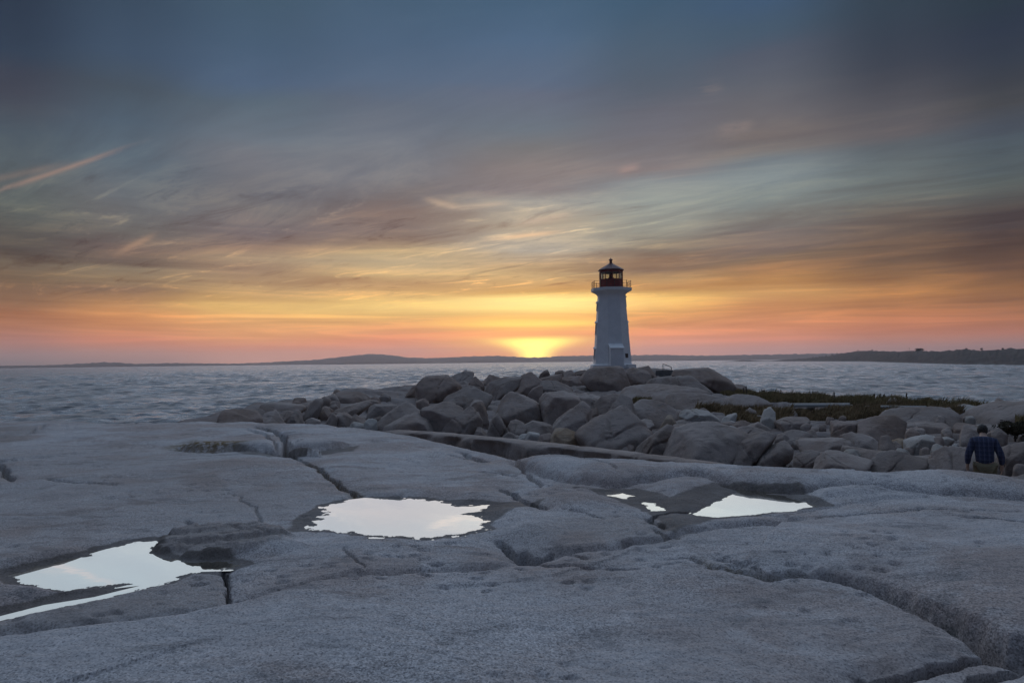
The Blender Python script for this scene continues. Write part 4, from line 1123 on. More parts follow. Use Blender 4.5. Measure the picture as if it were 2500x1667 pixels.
    org = np.array([tx[0] * c[0] + fw[0] * dc, tx[1] * c[0] + fw[1] * dc, c[1] + zmin + EYE[2]])
    V[:, 2] -= zmin
    me = bpy.data.meshes.new(name)
    me.from_pydata(V.tolist(), [], faces.tolist()); me.update()
    o = link(name, me, mat or M_rock)
    o.location = org; o.rotation_euler = (0, 0, -a)
    if name == 'boulder': ANCH.append((label, P[:, 0].mean(), P[:, 1].mean(), np.ptp(P[:, 0]), np.ptp(P[:, 1])))
    tag(o, label, cat, group)
    return o
_bseed = 100
ANCH = []
def zA(l): return [(350 + x / 3.618, 820 + y / 3.618) for x, y in l]
def zB(l): return [(950 + x / 4.276, 820 + y / 4.276) for x, y in l]
def zC(l): return [(1450 + x / 4.276, 820 + y / 4.276) for x, y in l]
def zD(l): return [(1950 + x / 4.125, 820 + y / 4.125) for x, y in l]

B = [
 # ---- left shelf and rubble
 (zA([(650,765),(690,685),(760,680),(1020,690),(1030,745),(900,775)]), 'dark flat topped block at the far left foot of the rubble', M_dark, 0.8),
 (zA([(930,672),(960,650),(1010,642),(1070,660),(1080,690),(950,690)]), 'small low hump just above the dark flat topped block', M_rock, 0.9),
 (zA([(1020,700),(1040,680),(1330,612),(1450,612),(1440,640),(1340,690),(1150,720)]), 'long slanting slab rising rightwards above the dark flat topped block', M_rock, 0.7),
 (zA([(1030,740),(1060,700),(1150,690),(1260,760),(1180,790),(1040,780)]), 'low grey slab tucked under the long slanting slab', M_rock, 0.9),
 (zA([(1150,735),(1300,668),(1345,690),(1260,745),(1210,755)]), 'thin tilted slab resting over a small dark gap', M_rock, 0.8),
 (zA([(1235,785),(1310,690),(1350,680),(1385,725),(1415,790)]), 'pointed wedge shaped boulder beside the thin tilted slab', M_rock, 0.8),
 (zA([(1395,715),(1440,645),(1540,560),(1582,570),(1560,650),(1500,722),(1420,732)]), 'tall slab leaning steeply to the right in the left rubble', M_rock, 0.8),
 (zA([(1535,725),(1545,685),(1600,640),(1660,690),(1620,730)]), 'squat block to the right of the steeply leaning slab', M_dark, 0.9),
 (zA([(1575,640),(1600,615),(1630,620),(1645,655),(1610,670)]), 'small stone lodged behind the squat block', M_dark, 0.9),
 (zA([(1640,655),(1660,615),(1700,600),(1722,630),(1710,660)]), 'small upright stone under the overhanging flat slab', M_rock, 0.9),
 (zA([(1660,560),(1690,515),(1900,508),(2005,545),(1900,575),(1720,585)]), 'overhanging flat slab on the skyline shelf at left', M_dark, 0.7),
 (zA([(1950,610),(2040,550),(2090,565),(2085,602),(2000,625)]), 'dark tilted block right of the overhanging flat slab', M_dark, 0.9),
 (zA([(1720,670),(1800,625),(1920,598),(1975,612),(1850,668),(1780,712)]), 'broad pale faced slab below the overhanging flat slab', M_rock, 0.8),
 (zA([(1590,770),(1670,672),(1712,715),(1695,795),(1610,795)]), 'sharp edged wedge in the middle of the left rubble', M_rock, 0.8),
 (zA([(1430,775),(1500,728),(1560,740),(1585,795),(1450,795)]), 'low broken stone in front of the steeply leaning slab', M_rock, 0.8),
 (zA([(1985,725),(1992,655),(2050,605),(2240,618),(2250,680),(2120,735)]), 'long block with a dark cleft at its left end', M_rock, 0.8),
 (zA([(1820,735),(1865,700),(1960,740),(1930,790),(1830,780)]), 'small grey slab above the white stones at the gully edge', M_rock, 0.8),
 (zA([(1825,790),(1855,765),(1930,770),(1965,795),(1950,815),(1845,815)]), 'whitish flat stone at the edge of the gully', M_pale, 0.8),
 (zA([(1950,775),(1970,752),(2060,742),(2055,800),(1985,822)]), 'pale stone between the whitish flat stone and the big dome', M_pale, 0.8),
 (zA([(1305,600),(1340,558),(1420,555),(1440,600),(1330,615)]), 'low block at the left end of the skyline shelf', M_dark, 0.9),
 (zA([(1700,690),(1780,680),(1850,720),(1820,790),(1710,790)]), 'grey block between the sharp wedge and the small grey slab', M_rock, 0.8),
 # ---- middle pile, skyline
 (zB([(305,600),(312,490),(345,452),(440,436),(580,430),(640,445),(715,505),(722,600),(560,645),(370,668)]), 'large squarish block standing against the sea left of the rock pile', M_dark, 0.9),
 (zB([(172,610),(230,540),(285,518),(306,560),(300,645),(180,645)]), 'pointed stone at the left side of the large squarish block', M_dark, 0.9),
 (zB([(285,665),(300,600),(350,660),(345,680)]), 'small pale pointed stone at the foot of the large squarish block', M_pale, 0.9),
 (zB([(630,440),(800,428),(862,450),(850,495),(740,525),(690,480)]), 'flat slab behind the right shoulder of the large squarish block', M_rock, 0.9),
 (zB([(832,495),(865,455),(905,433),(962,470),(990,525),(965,575),(900,545)]), 'dark split stone standing on end in the skyline pile', M_dark, 0.9),
 (zB([(985,480),(1045,411),(1130,423),(1205,456),(1150,505),(1010,500)]), 'dark peaked boulder on the skyline of the pile', M_dark, 0.9),
 (zB([(712,590),(720,545),(760,522),(930,520),(952,575),(800,600)]), 'low slab right of the foot of the large squarish block', M_rock, 0.9),
 (zB([(1010,560),(1020,515),(1090,495),(1125,530),(1080,575)]), 'small stone below the dark peaked boulder', M_rock, 0.9),
 (zB([(1040,610),(1130,500),(1240,440),(1370,430),(1340,530),(1210,600),(1080,630)]), 'big sloping boulder in the centre of the skyline pile', M_rock, 0.9),
 (zB([(1300,590),(1325,500),(1400,428),(1560,425),(1600,470),(1440,590)]), 'reddish boulder leaning on the big sloping boulder', M_dark, 0.9),
 (zB([(1555,425),(1580,390),(1622,358),(1662,352),(1668,372),(1645,418)]), 'small leaning pointed stone against the sea', M_dark, 0.9),
 (zB([(1405,430),(1420,410),(1450,408),(1475,430)]), 'tiny rounded stone on top of the skyline pile', M_dark, 0.9),
 (zB([(1725,418),(1745,372),(1800,360),(1835,380),(1840,420)]), 'round stone on the skyline right of the leaning pointed stone', M_dark, 0.9),
 (zB([(1825,390),(1860,376),(1925,372),(1955,405),(1900,445),(1830,430)]), 'low flat stone next to the round skyline stone', M_dark, 0.9),
 (zB([(1940,378),(2050,368),(2065,425),(1960,435)]), 'flat topped stone just left of the lighthouse boulders', M_dark, 0.9),
 (zB([(1575,560),(1600,505),(1690,495),(1790,515),(1895,565),(1880,620),(1650,630)]), 'broad low boulder above the big round block', M_rock, 0.9),
 (zB([(1445,600),(1500,540),(1590,508),(1605,600),(1560,640)]), 'dark broken stone left of the broad low boulder', M_dark, 0.9),
 (zB([(1560,500),(1580,440),(1700,415),(1790,430),(1800,490),(1660,505)]), 'flat brown slab under the round skyline stone', M_dark, 0.9),
 (zB([(1790,490),(1810,440),(1950,430),(2050,470),(2010,510),(1850,515)]), 'long brown slab left of the lighthouse boulders', M_dark, 0.9),
 # ---- middle pile, body
 (zB([(490,725),(600,645),(830,590),(1060,612),(1050,660),(900,690),(640,735)]), 'long smooth sheet of rock below the large squarish block', M_rock, 0.6),
 (zB([(1140,840),(1150,770),(1200,682),(1265,650),(1430,652),(1545,700),(1595,790),(1570,865),(1430,900),(1265,885)]), 'big rounded block perched in the middle of the slope', M_rock, 0.9),
 (zB([(1605,780),(1612,690),(1680,608),(1850,600),(1950,622),(2015,740),(1860,810),(1730,905),(1650,875)]), 'biggest pale round faced boulder right of the perched block', M_rock, 0.9),
 (zB([(1675,965),(1740,890),(1880,782),(2025,735),(2075,780),(2085,900),(1960,995),(1760,985)]), 'large tilted boulder in front of the biggest round faced boulder', M_rock, 0.9),
 (zB([(1955,640),(2150,628),(2345,690),(2380,860),(2255,895),(2080,780),(2000,745)]), 'broad cracked boulder face under the lighthouse slope', M_rock, 0.8),
 (zB([(2078,775),(2170,765),(2260,895),(2090,925)]), 'narrow wedge between the large tilted boulder and the cracked face', M_dark, 0.9),
 (zB([(345,755),(500,728),(640,745),(765,785),(620,905),(530,990),(430,870)]), 'sloping boulder between the big dome and the slanted grey rock', M_rock, 0.9),
 (zB([(540,1000),(620,890),(760,790),(880,775),(935,830),(920,960),(760,1015)]), 'slanted grey rock with a long flat back', M_rock, 0.9),
 (zB([(-135,960),(-90,860),(0,795),(130,748),(270,768),(380,830),(440,890),(300,930),(50,940)]), 'big dome shaped boulder at the edge of the gully', M_rock, 0.9),
 (zB([(-20,1000),(60,915),(150,865),(290,832),(400,880),(505,985),(440,1015),(150,1015)]), 'rounded slab leaning on the front of the big dome', M_rock, 0.9),
 (zB([(850,700),(960,698),(1012,790),(1020,900),(930,900),(870,780)]), 'dark upright block right of the slanted grey rock', M_dark, 0.9),
 (zB([(1020,1010),(1080,850),(1130,798),(1175,870),(1210,960),(1150,1065),(1050,1050)]), 'steep faced boulder below the perched block on its left', M_rock, 0.9),
 (zB([(1165,1040),(1250,930),(1385,925),(1425,1000),(1350,1065),(1200,1070)]), 'middle sized boulder under the perched block', M_rock, 0.9),
 (zB([(1395,940),(1540,903),(1655,930),(1700,1000),(1600,1055),(1440,1065),(1395,1000)]), 'hummocky boulder in front of the biggest round faced boulder', M_rock, 0.9),
 (zB([(1700,1090),(1728,1012),(1790,998),(1900,1018),(1990,1020),(2005,1080),(1930,1145),(1720,1138)]), 'pale ochre stained boulder behind the long rock ledge', M_ochre, 0.9),
 (zB([(1985,1115),(2060,1078),(2115,1110),(2080,1155),(2000,1158)]), 'small grey stone right of the ochre stained boulder', M_rock, 0.9),
 (zB([(2085,1155),(2170,1118),(2255,1150),(2240,1178),(2100,1178)]), 'pale flat stone in front of the wide rounded boulder', M_pale, 0.8),
 (zB([(870,1040),(908,975),(962,968),(1090,1050),(900,1060)]), 'little peaked stone behind the long rock ledge', M_rock, 0.9),
 (zB([(660,1005),(800,940),(892,938),(885,1000),(840,1035),(690,1028)]), 'low brown stone at the foot of the slanted grey rock', M_dark, 0.9),
 (zB([(1310,1080),(1400,1030),(1490,1040),(1540,1080),(1440,1110)]), 'low pale rubble stone left of the ochre stained boulder', M_pale, 0.7),
 (zB([(1540,1100),(1580,1035),(1680,1040),(1705,1090),(1640,1125)]), 'dark rubble stone left of the ochre stained boulder', M_dark, 0.8),
 (zC([(-132,1020),(-60,950),(60,910),(330,903),(480,958),(592,1040),(490,1115),(360,1175),(60,1165),(-80,1100)]), 'wide rounded boulder behind the right end of the long rock ledge', M_rock, 0.9),
 (zC([(300,915),(500,893),(605,930),(520,985)]), 'flat slab on the right shoulder of the wide rounded boulder', M_rock, 0.8),
 (zC([(350,1150),(400,1140),(520,1105),(505,1185),(420,1200)]), 'small dark stone between the wide rounded boulder and the split boulder', M_dark, 0.9),
 # ---- under the lighthouse and the slope to its right
 (zC([(-145,430),(-110,370),(-60,325),(0,306),(120,304),(255,322),(335,370),(355,480),(330,520),(50,505),(-60,475)]), 'big cracked boulder carrying the left side of the lighthouse', M_dark, 0.8),
 (zC([(338,470),(335,335),(450,333),(575,360),(615,430),(500,485),(360,498)]), 'rounded boulder carrying the right side of the lighthouse', M_dark, 0.8),
 (zC([(460,345),(480,326),(590,345),(665,420),(615,445),(570,370)]), 'thin rounded slab left of the dark steps', M_dark, 0.8),
 (zC([(795,425),(805,375),(900,353),(1100,363),(1300,418),(1455,500),(1400,580),(1100,520),(850,450)]), 'long whale backed hump right of the dark steps', M_dark, 0.8),
 (zC([(1440,560),(1470,512),(1560,528),(1650,578),(1500,585)]), 'low tail of rock at the right end of the whale backed hump', M_dark, 0.8),
 (zC([(520,560),(640,450),(850,432),(1100,470),(1260,560),(1200,600),(800,600)]), 'smooth grey sheet of rock below the dark steps', M_rock, 0.6),
 (zC([(230,640),(330,575),(600,545),(1000,550),(1240,610),(1000,650),(500,660)]), 'wide banded sheet of rock across the lighthouse slope', M_rock, 0.6),
 (zC([(740,710),(800,660),(1100,643),(1380,655),(1470,712),(1100,730),(800,725)]), 'long pale low slab above the grass hollow', M_rock, 0.6),
 (zC([(1380,680),(1440,650),(1700,655),(1830,705),(1600,725),(1450,715)]), 'thin slab beside the path right of the long pale low slab', M_rock, 0.6),
 (zC([(0,690),(60,640),(200,650),(370,720),(430,880),(240,905),(60,900)]), 'steep cracked rock face left of the gully slope', M_rock, 0.8),
 (zC([(380,760),(450,690),(640,715),(900,795),(860,880),(560,890),(420,880)]), 'long sloping shoulder of rock above the gully', M_rock, 0.7),
 # ---- right gully
 (zC([(910,830),(1000,788),(1200,798),(1325,880),(1200,938),(1100,905),(970,875)]), 'pale smooth boulder at the edge of the grass hollow', M_pale, 0.8),
 (zC([(680,925),(755,840),(810,828),(845,900),(800,945)]), 'ochre pointed stone left of the pale smooth boulder', M_ochre, 0.9),
 (zC([(835,900),(940,868),(1080,888),(1190,948),(900,955)]), 'flat pale slab below the ochre pointed stone', M_rock, 0.7),
 (zC([(1325,890),(1400,840),(1465,818),(1495,832),(1440,885),(1350,905)]), 'white tilted stone in the grass', M_pale, 0.8),
 (zC([(1740,890),(1768,822),(1830,793),(1892,830),(1885,900),(1800,940)]), 'white upright boulder standing in the grass', M_pale, 0.9),
 (zC([(1690,800),(1720,775),(1880,778),(1880,815),(1720,820)]), 'grey slab behind the white upright boulder', M_rock, 0.8),
 (zC([(1440,945),(1520,898),(1625,910),(1610,995),(1540,985)]), 'brown stone in front of the white tilted stone', M_dark, 0.8),
 (zC([(1590,960),(1700,918),(1840,980),(1760,1025),(1620,995)]), 'light grey slab in front of the white upright boulder', M_rock, 0.8),
 (zC([(1910,900),(1990,870),(2250,868),(2210,935),(2010,975)]), 'low wide slab right of the white upright boulder', M_rock, 0.7),
 (zC([(1440,1010),(1500,958),(1640,1000),(1830,1040),(1640,1070)]), 'thin grey ledge behind the huge split boulder', M_rock, 0.7),
 (zC([(455,1230),(560,1080),(680,980),(775,935),(825,955),(785,1110),(715,1270),(560,1270)]), 'left part of the huge split boulder at the gully edge', M_rock, 0.9),
 (zC([(710,1270),(830,1085),(920,1000),(1160,976),(1425,1000),(1650,1080),(1420,1190),(1270,1310),(1000,1330),(800,1310)]), 'right part of the huge split boulder at the gully edge', M_rock, 0.9),
 (zC([(800,1060),(825,960),(1000,948),(1025,990),(905,1005),(825,1110)]), 'narrow slab wedged in the cleft of the huge split boulder', M_rock, 0.9),
 (zC([(1235,1330),(1360,1220),(1500,1120),(1700,1058),(1835,1080),(1710,1205),(1590,1330)]), 'sloping grey rock on the right of the huge split boulder', M_rock, 0.8),
 (zC([(1610,1330),(1780,1190),(1950,1118),(2045,1150),(1995,1290),(1800,1335)]), 'wide slab in front of the sloping grey rock', M_rock, 0.8),
 (zC([(1890,1070),(2000,1018),(2200,1028),(2260,1070),(2060,1115)]), 'flat slab behind the wide slab at the gully edge', M_rock, 0.7),
 # ---- far right field
 (zD([(335,985),(358,890),(440,868),(580,878),(592,1000),(560,1045),(370,1045)]), 'dark square block left of the pale topped boulder', M_dark, 0.9),
 (zD([(575,1030),(590,960),(610,878),(850,858),(965,898),(1050,970),(930,1055),(780,1065),(650,1010)]), 'pale topped boulder with a dark broken front', M_dark, 0.9),
 (zD([(0,1070),(100,1045),(430,1038),(505,1060),(545,1145),(350,1165),(100,1120)]), 'long rounded slab below the dark square block', M_rock, 0.8),
 (zD([(500,1060),(600,1028),(720,1048),(815,1100),(800,1155),(600,1150)]), 'grey boulder left of the round pale stones', M_rock, 0.8),
 (zD([(800,1140),(820,1070),(850,1045),(900,1038),(945,1070),(975,1130),(945,1185),(850,1185)]), 'egg shaped grey stone at the left of the round stones', M_rock, 1.0),
 (zD([(928,1075),(960,1045),(995,1033),(1050,1045),(1072,1075),(1070,1112),(1010,1135),(950,1115)]), 'round brownish stone behind the white cobble', M_ochre, 1.0),
 (zD([(1075,1110),(1080,1070),(1125,1045),(1250,1018),(1335,1040),(1345,1105),(1250,1155),(1110,1155)]), 'largest pale boulder among the round stones', M_pale, 0.9),
 (zD([(793,1195),(810,1165),(845,1158),(872,1172),(868,1203),(820,1208)]), 'small white cobble at the foot of the egg shaped stone', M_pale, 1.0),
 (zD([(962,1190),(980,1158),(1030,1143),(1080,1155),(1098,1190),(1055,1230),(990,1228)]), 'white cobble lying in front of the round stones', M_pale, 1.0),
 (zD([(1218,1165),(1235,1130),(1265,1118),(1310,1130),(1316,1180),(1280,1200),(1235,1198)]), 'grey round cobble in front of the largest pale boulder', M_rock, 1.0),
 (zD([(1322,1170),(1345,1128),(1385,1103),(1455,1120),(1472,1165),(1400,1192),(1335,1195)]), 'pale angular stone right of the grey round cobble', M_pale, 0.9),
 (zD([(1262,1080),(1300,1055),(1425,1048),(1445,1095),(1350,1135)]), 'brown flat stone behind the pale angular stone', M_dark, 0.8),
 (zD([(1350,1290),(1375,1250),(1500,1205),(1620,1185),(1750,1180),(1750,1310),(1500,1330)]), 'big rounded slab at the left of the walking person', M_rock, 0.8),
 (zD([(1000,1275),(1060,1245),(1150,1228),(1345,1225),(1355,1285),(1280,1305)]), 'low brown stones shelf in front of the round stones', M_rock, 0.7),
 (zD([(465,1200),(650,1163),(800,1185),(985,1232),(900,1265),(650,1255)]), 'flat slab in front of the egg shaped stone', M_rock, 0.7),
 (zD([(145,1375),(195,1265),(280,1188),(380,1195),(490,1215),(725,1282),(520,1350),(400,1375)]), 'broad peaked slab beyond the crest of the near shelf', M_rock, 0.8),
 (zD([(-20,1210),(120,1195),(245,1190),(185,1300),(130,1345),(-20,1340)]), 'square grey slab left of the broad peaked slab', M_rock, 0.8),
 (zD([(520,1380),(720,1292),(950,1278),(1200,1280),(1310,1312),(1100,1350),(950,1385)]), 'low slab just beyond the crest in front of the round stones', M_rock, 0.7),
 (zD([(1625,1090),(1630,990),(1645,930),(1705,915),(1830,955),(1840,1065),(1700,1100)]), 'pale block behind the left shoulder of the walking person', M_rock, 0.8),
 (zD([(1940,990),(1960,955),(2025,938),(2092,985),(2070,1050),(1980,1050)]), 'rounded stone behind the right shoulder of the walking person', M_rock, 0.9),
 (zD([(2040,1180),(2070,1145),(2280,1118),(2300,1320),(2040,1340)]), 'big block cut by the right edge of the picture', M_rock, 0.8),
 (zD([(2155,1380),(2165,1320),(2195,1288),(2290,1310),(2290,1390)]), 'small stone at the right edge in front of the big block', M_rock, 0.9),
 (zD([(1955,690),(1975,655),(2040,638),(2085,662),(2092,690),(2050,705)]), 'dark boulder on the skyline at the right end of the grass bank', M_dark, 0.9),
 (zD([(1600,820),(1800,760),(1990,700),(2180,668),(2420,664),(2420,780),(2000,800)]), 'long sloping sheet of rock on the skyline at right', M_rock, 0.6),
 (zD([(690,860),(800,815),(1000,795),(1400,795),(1600,820),(1500,890),(1050,870)]), 'wide low sheet of rock in front of the grass hollow', M_rock, 0.6),
 (zD([(1590,735),(1640,715),(1790,708),(1860,740),(1700,765)]), 'pale flat slab at the right end of the grass hollow', M_pale, 0.7),
 (zD([(870,680),(885,655),(930,640),(1042,655),(1032,692),(900,695)]), 'grey block set in the grass bank', M_rock, 0.8),
 (zD([(1045,1000),(1060,950),(1100,935),(1265,935),(1225,1015),(1100,1015)]), 'flat sided block right of the pale topped boulder', M_rock, 0.8),
 (zD([(1395,1050),(1420,1030),(1500,1018),(1565,1045),(1450,1068)]), 'pale flat stone right of the brown flat stone', M_pale, 0.7),
 (zD([(1500,960),(1560,905),(1700,890),(1820,905),(1640,960)]), 'low dark ledge behind the walking person', M_dark, 0.7),
 (zD([(1040,890),(1250,870),(1500,900),(1400,940),(1100,930)]), 'thin layered slab beyond the flat sided block', M_rock, 0.6),
]
for poly, lab, mat_, dep in B:
    sheet = dep <= 0.7
    boulder(poly, lab, mat_, depth=dep * (1.5 if sheet else 1.0), sharp=38 if not sheet else 16, sink=0.22 if not sheet else 0.6)

# rubble that fills the gaps; each stone is described by its size, tone and neighbour
import re
_cut = re.compile(r" (?:standing|at|below|above|of|in|on|with|under|beside|behind|between|to|right|left|cut|lodged|resting|leaning|perched|carrying|beyond|across|rising|tucked|next|just|set|lying|wedged|against|over|from) ")
SHORT = {}
for lab_, *_r in ANCH:
    SHORT.setdefault(_cut.split(lab_ + ' ')[0].strip(), []).append(lab_)
SHORT = {v[0]: k for k, v in SHORT.items() if len(v) == 1 and len(k.split()) >= 3}
USED = set()
def stone_label(x, y, s, tone, fallback):
    big = 'small' if s < 13 else ('middle sized' if s < 24 else 'large')
    for an, ax, ay, aw, ah in sorted(ANCH, key=lambda q: math.hypot((q[1] - x) / 1.5, q[2] - y))[:14]:
        if an not in SHORT: continue
        u, v = (x - ax) / max(aw, 10), (y - ay) / max(ah, 10)
        rel = ('just right of' if u > 0 else 'just left of') if abs(u) > abs(v) else ('in front of' if v > 0 else 'close behind')
        lab = '%s %s loose stone %s the %s' % (big, tone, rel, SHORT[an])
        if lab not in USED and len(lab.split()) <= 16:
            USED.add(lab); return lab
    return fallback
def rubble(n, area, smin, smax, mat_list, label, group, seed):
    r_ = np.random.default_rng(seed)
    A2 = np.array(area, float)
    x0, x1, y0, y1 = A2[:, 0].min(), A2[:, 0].max(), A2[:, 1].min(), A2[:, 1].max()
    k_ = 0
    while k_ < n:
        x, y = r_.uniform(x0, x1), r_.uniform(y0, y1)
        if sdf(np.array([x]), np.array([y]), A2)[0] > 0: continue
        s = r_.uniform(smin, smax) * (0.55 + 0.9 * (y - 930) / 200)
        a0 = r_.uniform(0, 6.28)
        m_ = r_.integers(5, 8)
        pl = [(x + s * r_.uniform(0.8, 1.1) * math.cos(a0 + 6.283 * i / m_), y - s * 0.55 + s * r_.uniform(0.5, 0.75) * math.sin(a0 + 6.283 * i / m_)) for i in range(m_)]
        mt_ = mat_list[r_.integers(0, len(mat_list))]
        boulder(pl, stone_label(x, y, s, {M_rock: 'grey', M_dark: 'dark', M_pale: 'pale'}[mt_], label), mt_, depth=1.0, group=group, lvl=3 if s < 16 else 4, name='stone', cat='stone', sharp=30)
        k_ += 1
rubble(46, [(640,1000),(760,960),(960,965),(1240,920),(1340,925),(1420,1000),(1300,1085),(950,1040),(700,1030)], 9, 24, [M_rock, M_dark, M_rock], 'grey angular stone wedged in the rock pile left of the lighthouse slope', 'rubble stones of the rock pile', 11)
rubble(34, [(1250,1080),(1500,1085),(1560,1110),(1400,1090),(1230,1065)], 9, 18, [M_rock, M_pale, M_dark], 'small grey stone lying in the gully behind the long rock ledge', 'gully stones behind the ledge', 12)
rubble(80, [(1650,1010),(1900,1000),(2300,1010),(2480,1040),(2490,1160),(2300,1150),(2050,1140),(1900,1090),(1700,1050)], 6, 16, [M_rock, M_rock, M_dark, M_rock, M_pale], 'grey stone strewn over the flat rocks of the right hand field', 'strewn stones of the right field', 13)

# ------------------------------------------------------------------ long rock ledge behind the crest
pl = [(915,1054),(940,1052.5),(1000,1056),(1100,1064.5),(1200,1074.5),(1300,1086),(1400,1097),(1500,1108.5),(1600,1121),(1680,1132),(1760,1143)]
ds = np.interp([p[0] for p in pl], [915, 1200, 1500, 1760], [19.5, 16.3, 14.3, 13.4])
top = np.array([at(p[0], p[1], d) for p, d in zip(pl, ds)])
tq = np.linspace(0, len(pl) - 1, 260); ii = np.arange(len(pl))
path = np.stack([np.interp(tq, ii, top[:, k_]) for k_ in range(3)], -1)
for _ in range(12): path[1:-1] = 0.25 * path[:-2] + 0.5 * path[1:-1] + 0.25 * path[2:]
tan_ = np.gradient(path, axis=0)[:, :2]; tan_ /= np.linalg.norm(tan_, axis=1)[:, None]
nrm = np.stack([-tan_[:, 1], tan_[:, 0]], -1)      # away from the camera
sec = [(-0.10, -1.6), (-0.05, -0.9), (-0.03, -0.55), (-0.01, -0.40), (-0.02, -0.28), (0.0, -0.17), (0.015, -0.08), (0.05, -0.025), (0.12, -0.005), (0.32, 0.0), (0.6, -0.015), (0.9, -0.05), (1.15, -0.12), (1.3, -0.3), (1.4, -0.8), (1.45, -1.6)]
al_ = np.cumsum(np.concatenate([[0], np.linalg.norm(np.diff(path[:, :2], axis=0), axis=1)]))
endf = np.minimum(1, np.minimum(np.arange(260), 259 - np.arange(260)) / 14.0) ** 0.5
rows = []
jt = np.zeros(260)
for pos_ in (0.55, 1.6, 2.9, 3.6, 5.4, 6.3, 8.2, 9.0): jt += np.exp(-((al_ - pos_ - 0.06 * np.sin(al_ * 40)) / 0.03) ** 2)
stepn = np.floor(fbm(al_ * 0.8, al_ * 0, 2, 5) * 5) * 0.06
for (o_, z_) in sec:
    nn_ = 0.09 * fbm(al_ * 1.2, np.full(260, z_ * 2.0), 4, 33) + 0.02 * fbm(al_ * 6, np.full(260, z_ * 8 + o_), 3, 34) + stepn * (1 if z_ < -0.05 and o_ < 0.1 else 0.0)
    off = o_ - (0.0 if o_ > 0.5 else 1) * nn_ + 0.14 * jt * (o_ < 0.2) + (1 - endf) * 0.5 * (o_ < 0.6) - (1 - endf) * 0.5 * (o_ > 0.6)
    z2 = path[:, 2] + z_ * (0.4 + 0.6 * endf) + 0.012 * fbm(al_ * 2, np.full(260, o_ * 3), 3, 35) - 0.06 * jt * (z_ > -0.1) - (1 - endf) * 0.12
    rows.append(np.stack([path[:, 0] + nrm[:, 0] * off, path[:, 1] + nrm[:, 1] * off, z2], -1))
me = grid_mesh('rock_ledge', np.concatenate(rows), len(sec), 260)
tag(link('rock_ledge', me, M_rock), 'long low straight rock ledge running behind the near crest', 'rock ledge')

# ------------------------------------------------------------------ path strip through the grass
def ribbon(p0, p1, d0, d1, width, lift, name, label, mat):
    n = 40
    rows = []
    for side in (0, 1):
        V = []
        for i in range(n):
            t_ = i / (n - 1); px = p0[0] + (p1[0] - p0[0]) * t_; py = p0[1] + (p1[1] - p0[1]) * t_
            d = d0 + (d1 - d0) * t_
            q = at(px, py, d); a = math.atan2(q[0], q[1])
            V.append((q[0] + math.sin(a) * width * side, q[1] + math.cos(a) * width * side, q[2] + lift))
        rows.append(V)
    top_ = np.array(rows[0] + rows[1])
    me = grid_mesh(name, top_, 2, n)
    o = link(name, me, mat)
    md = o.modifiers.new('thick', 'SOLIDIFY'); md.thickness = 0.08; md.offset = -1
    return tag(o, label, None, None, 'structure')
ribbon((1930, 991.5), (2075, 991), 49, 49, 3.2, 0.02, 'path', 'pale paved path crossing the grass hollow', M_conc)
ribbon((2150, 994), (2262, 995.5), 47, 46, 2.0, 0.0, 'path', 'short stretch of pale path right of the brown grass', M_conc)

# ------------------------------------------------------------------ grass
def grass_mat(name, a, b_):
    m, t, bs, out = new_mat(name)
    g = t.node('ShaderNodeNewGeometry')
    n_ = t.noise(g.outputs['Position'], 0.9, 4, 0.6)
    rnd = t.voro(g.outputs['Position'], 9.0)
    c = t.mix(t.smooth(t.m('ADD', n_, t.m('MULTIPLY', t.m('SUBTRACT', t.sep(rnd)[0], 0.5), 0.3)), 0.35, 0.65), a, b_)
    t.l.new(c, bs.inputs['Base Color']); bs.inputs['Roughness'].default_value = 0.9; bs.inputs['Specular IOR Level'].default_value = 0.1
    return m
M_grass = grass_mat('tussock_green', (0.16, 0.122, 0.055), (0.28, 0.21, 0.105))
M_grassb = grass_mat('tussock_brown', (0.17, 0.12, 0.062), (0.31, 0.22, 0.12))
def in_poly(pts, n, r_):
    A2 = np.array(pts, float); out = []
    x0, x1, y0, y1 = A2[:, 0].min(), A2[:, 0].max(), A2[:, 1].min(), A2[:, 1].max()
    while len(out) < n:
        xs = r_.uniform(x0, x1, 4000); ys = r_.uniform(y0, y1, 4000)
        ok = sdf(xs, ys, A2) < 0
        out += list(zip(xs[ok], ys[ok]))
    return np.array(out[:n])
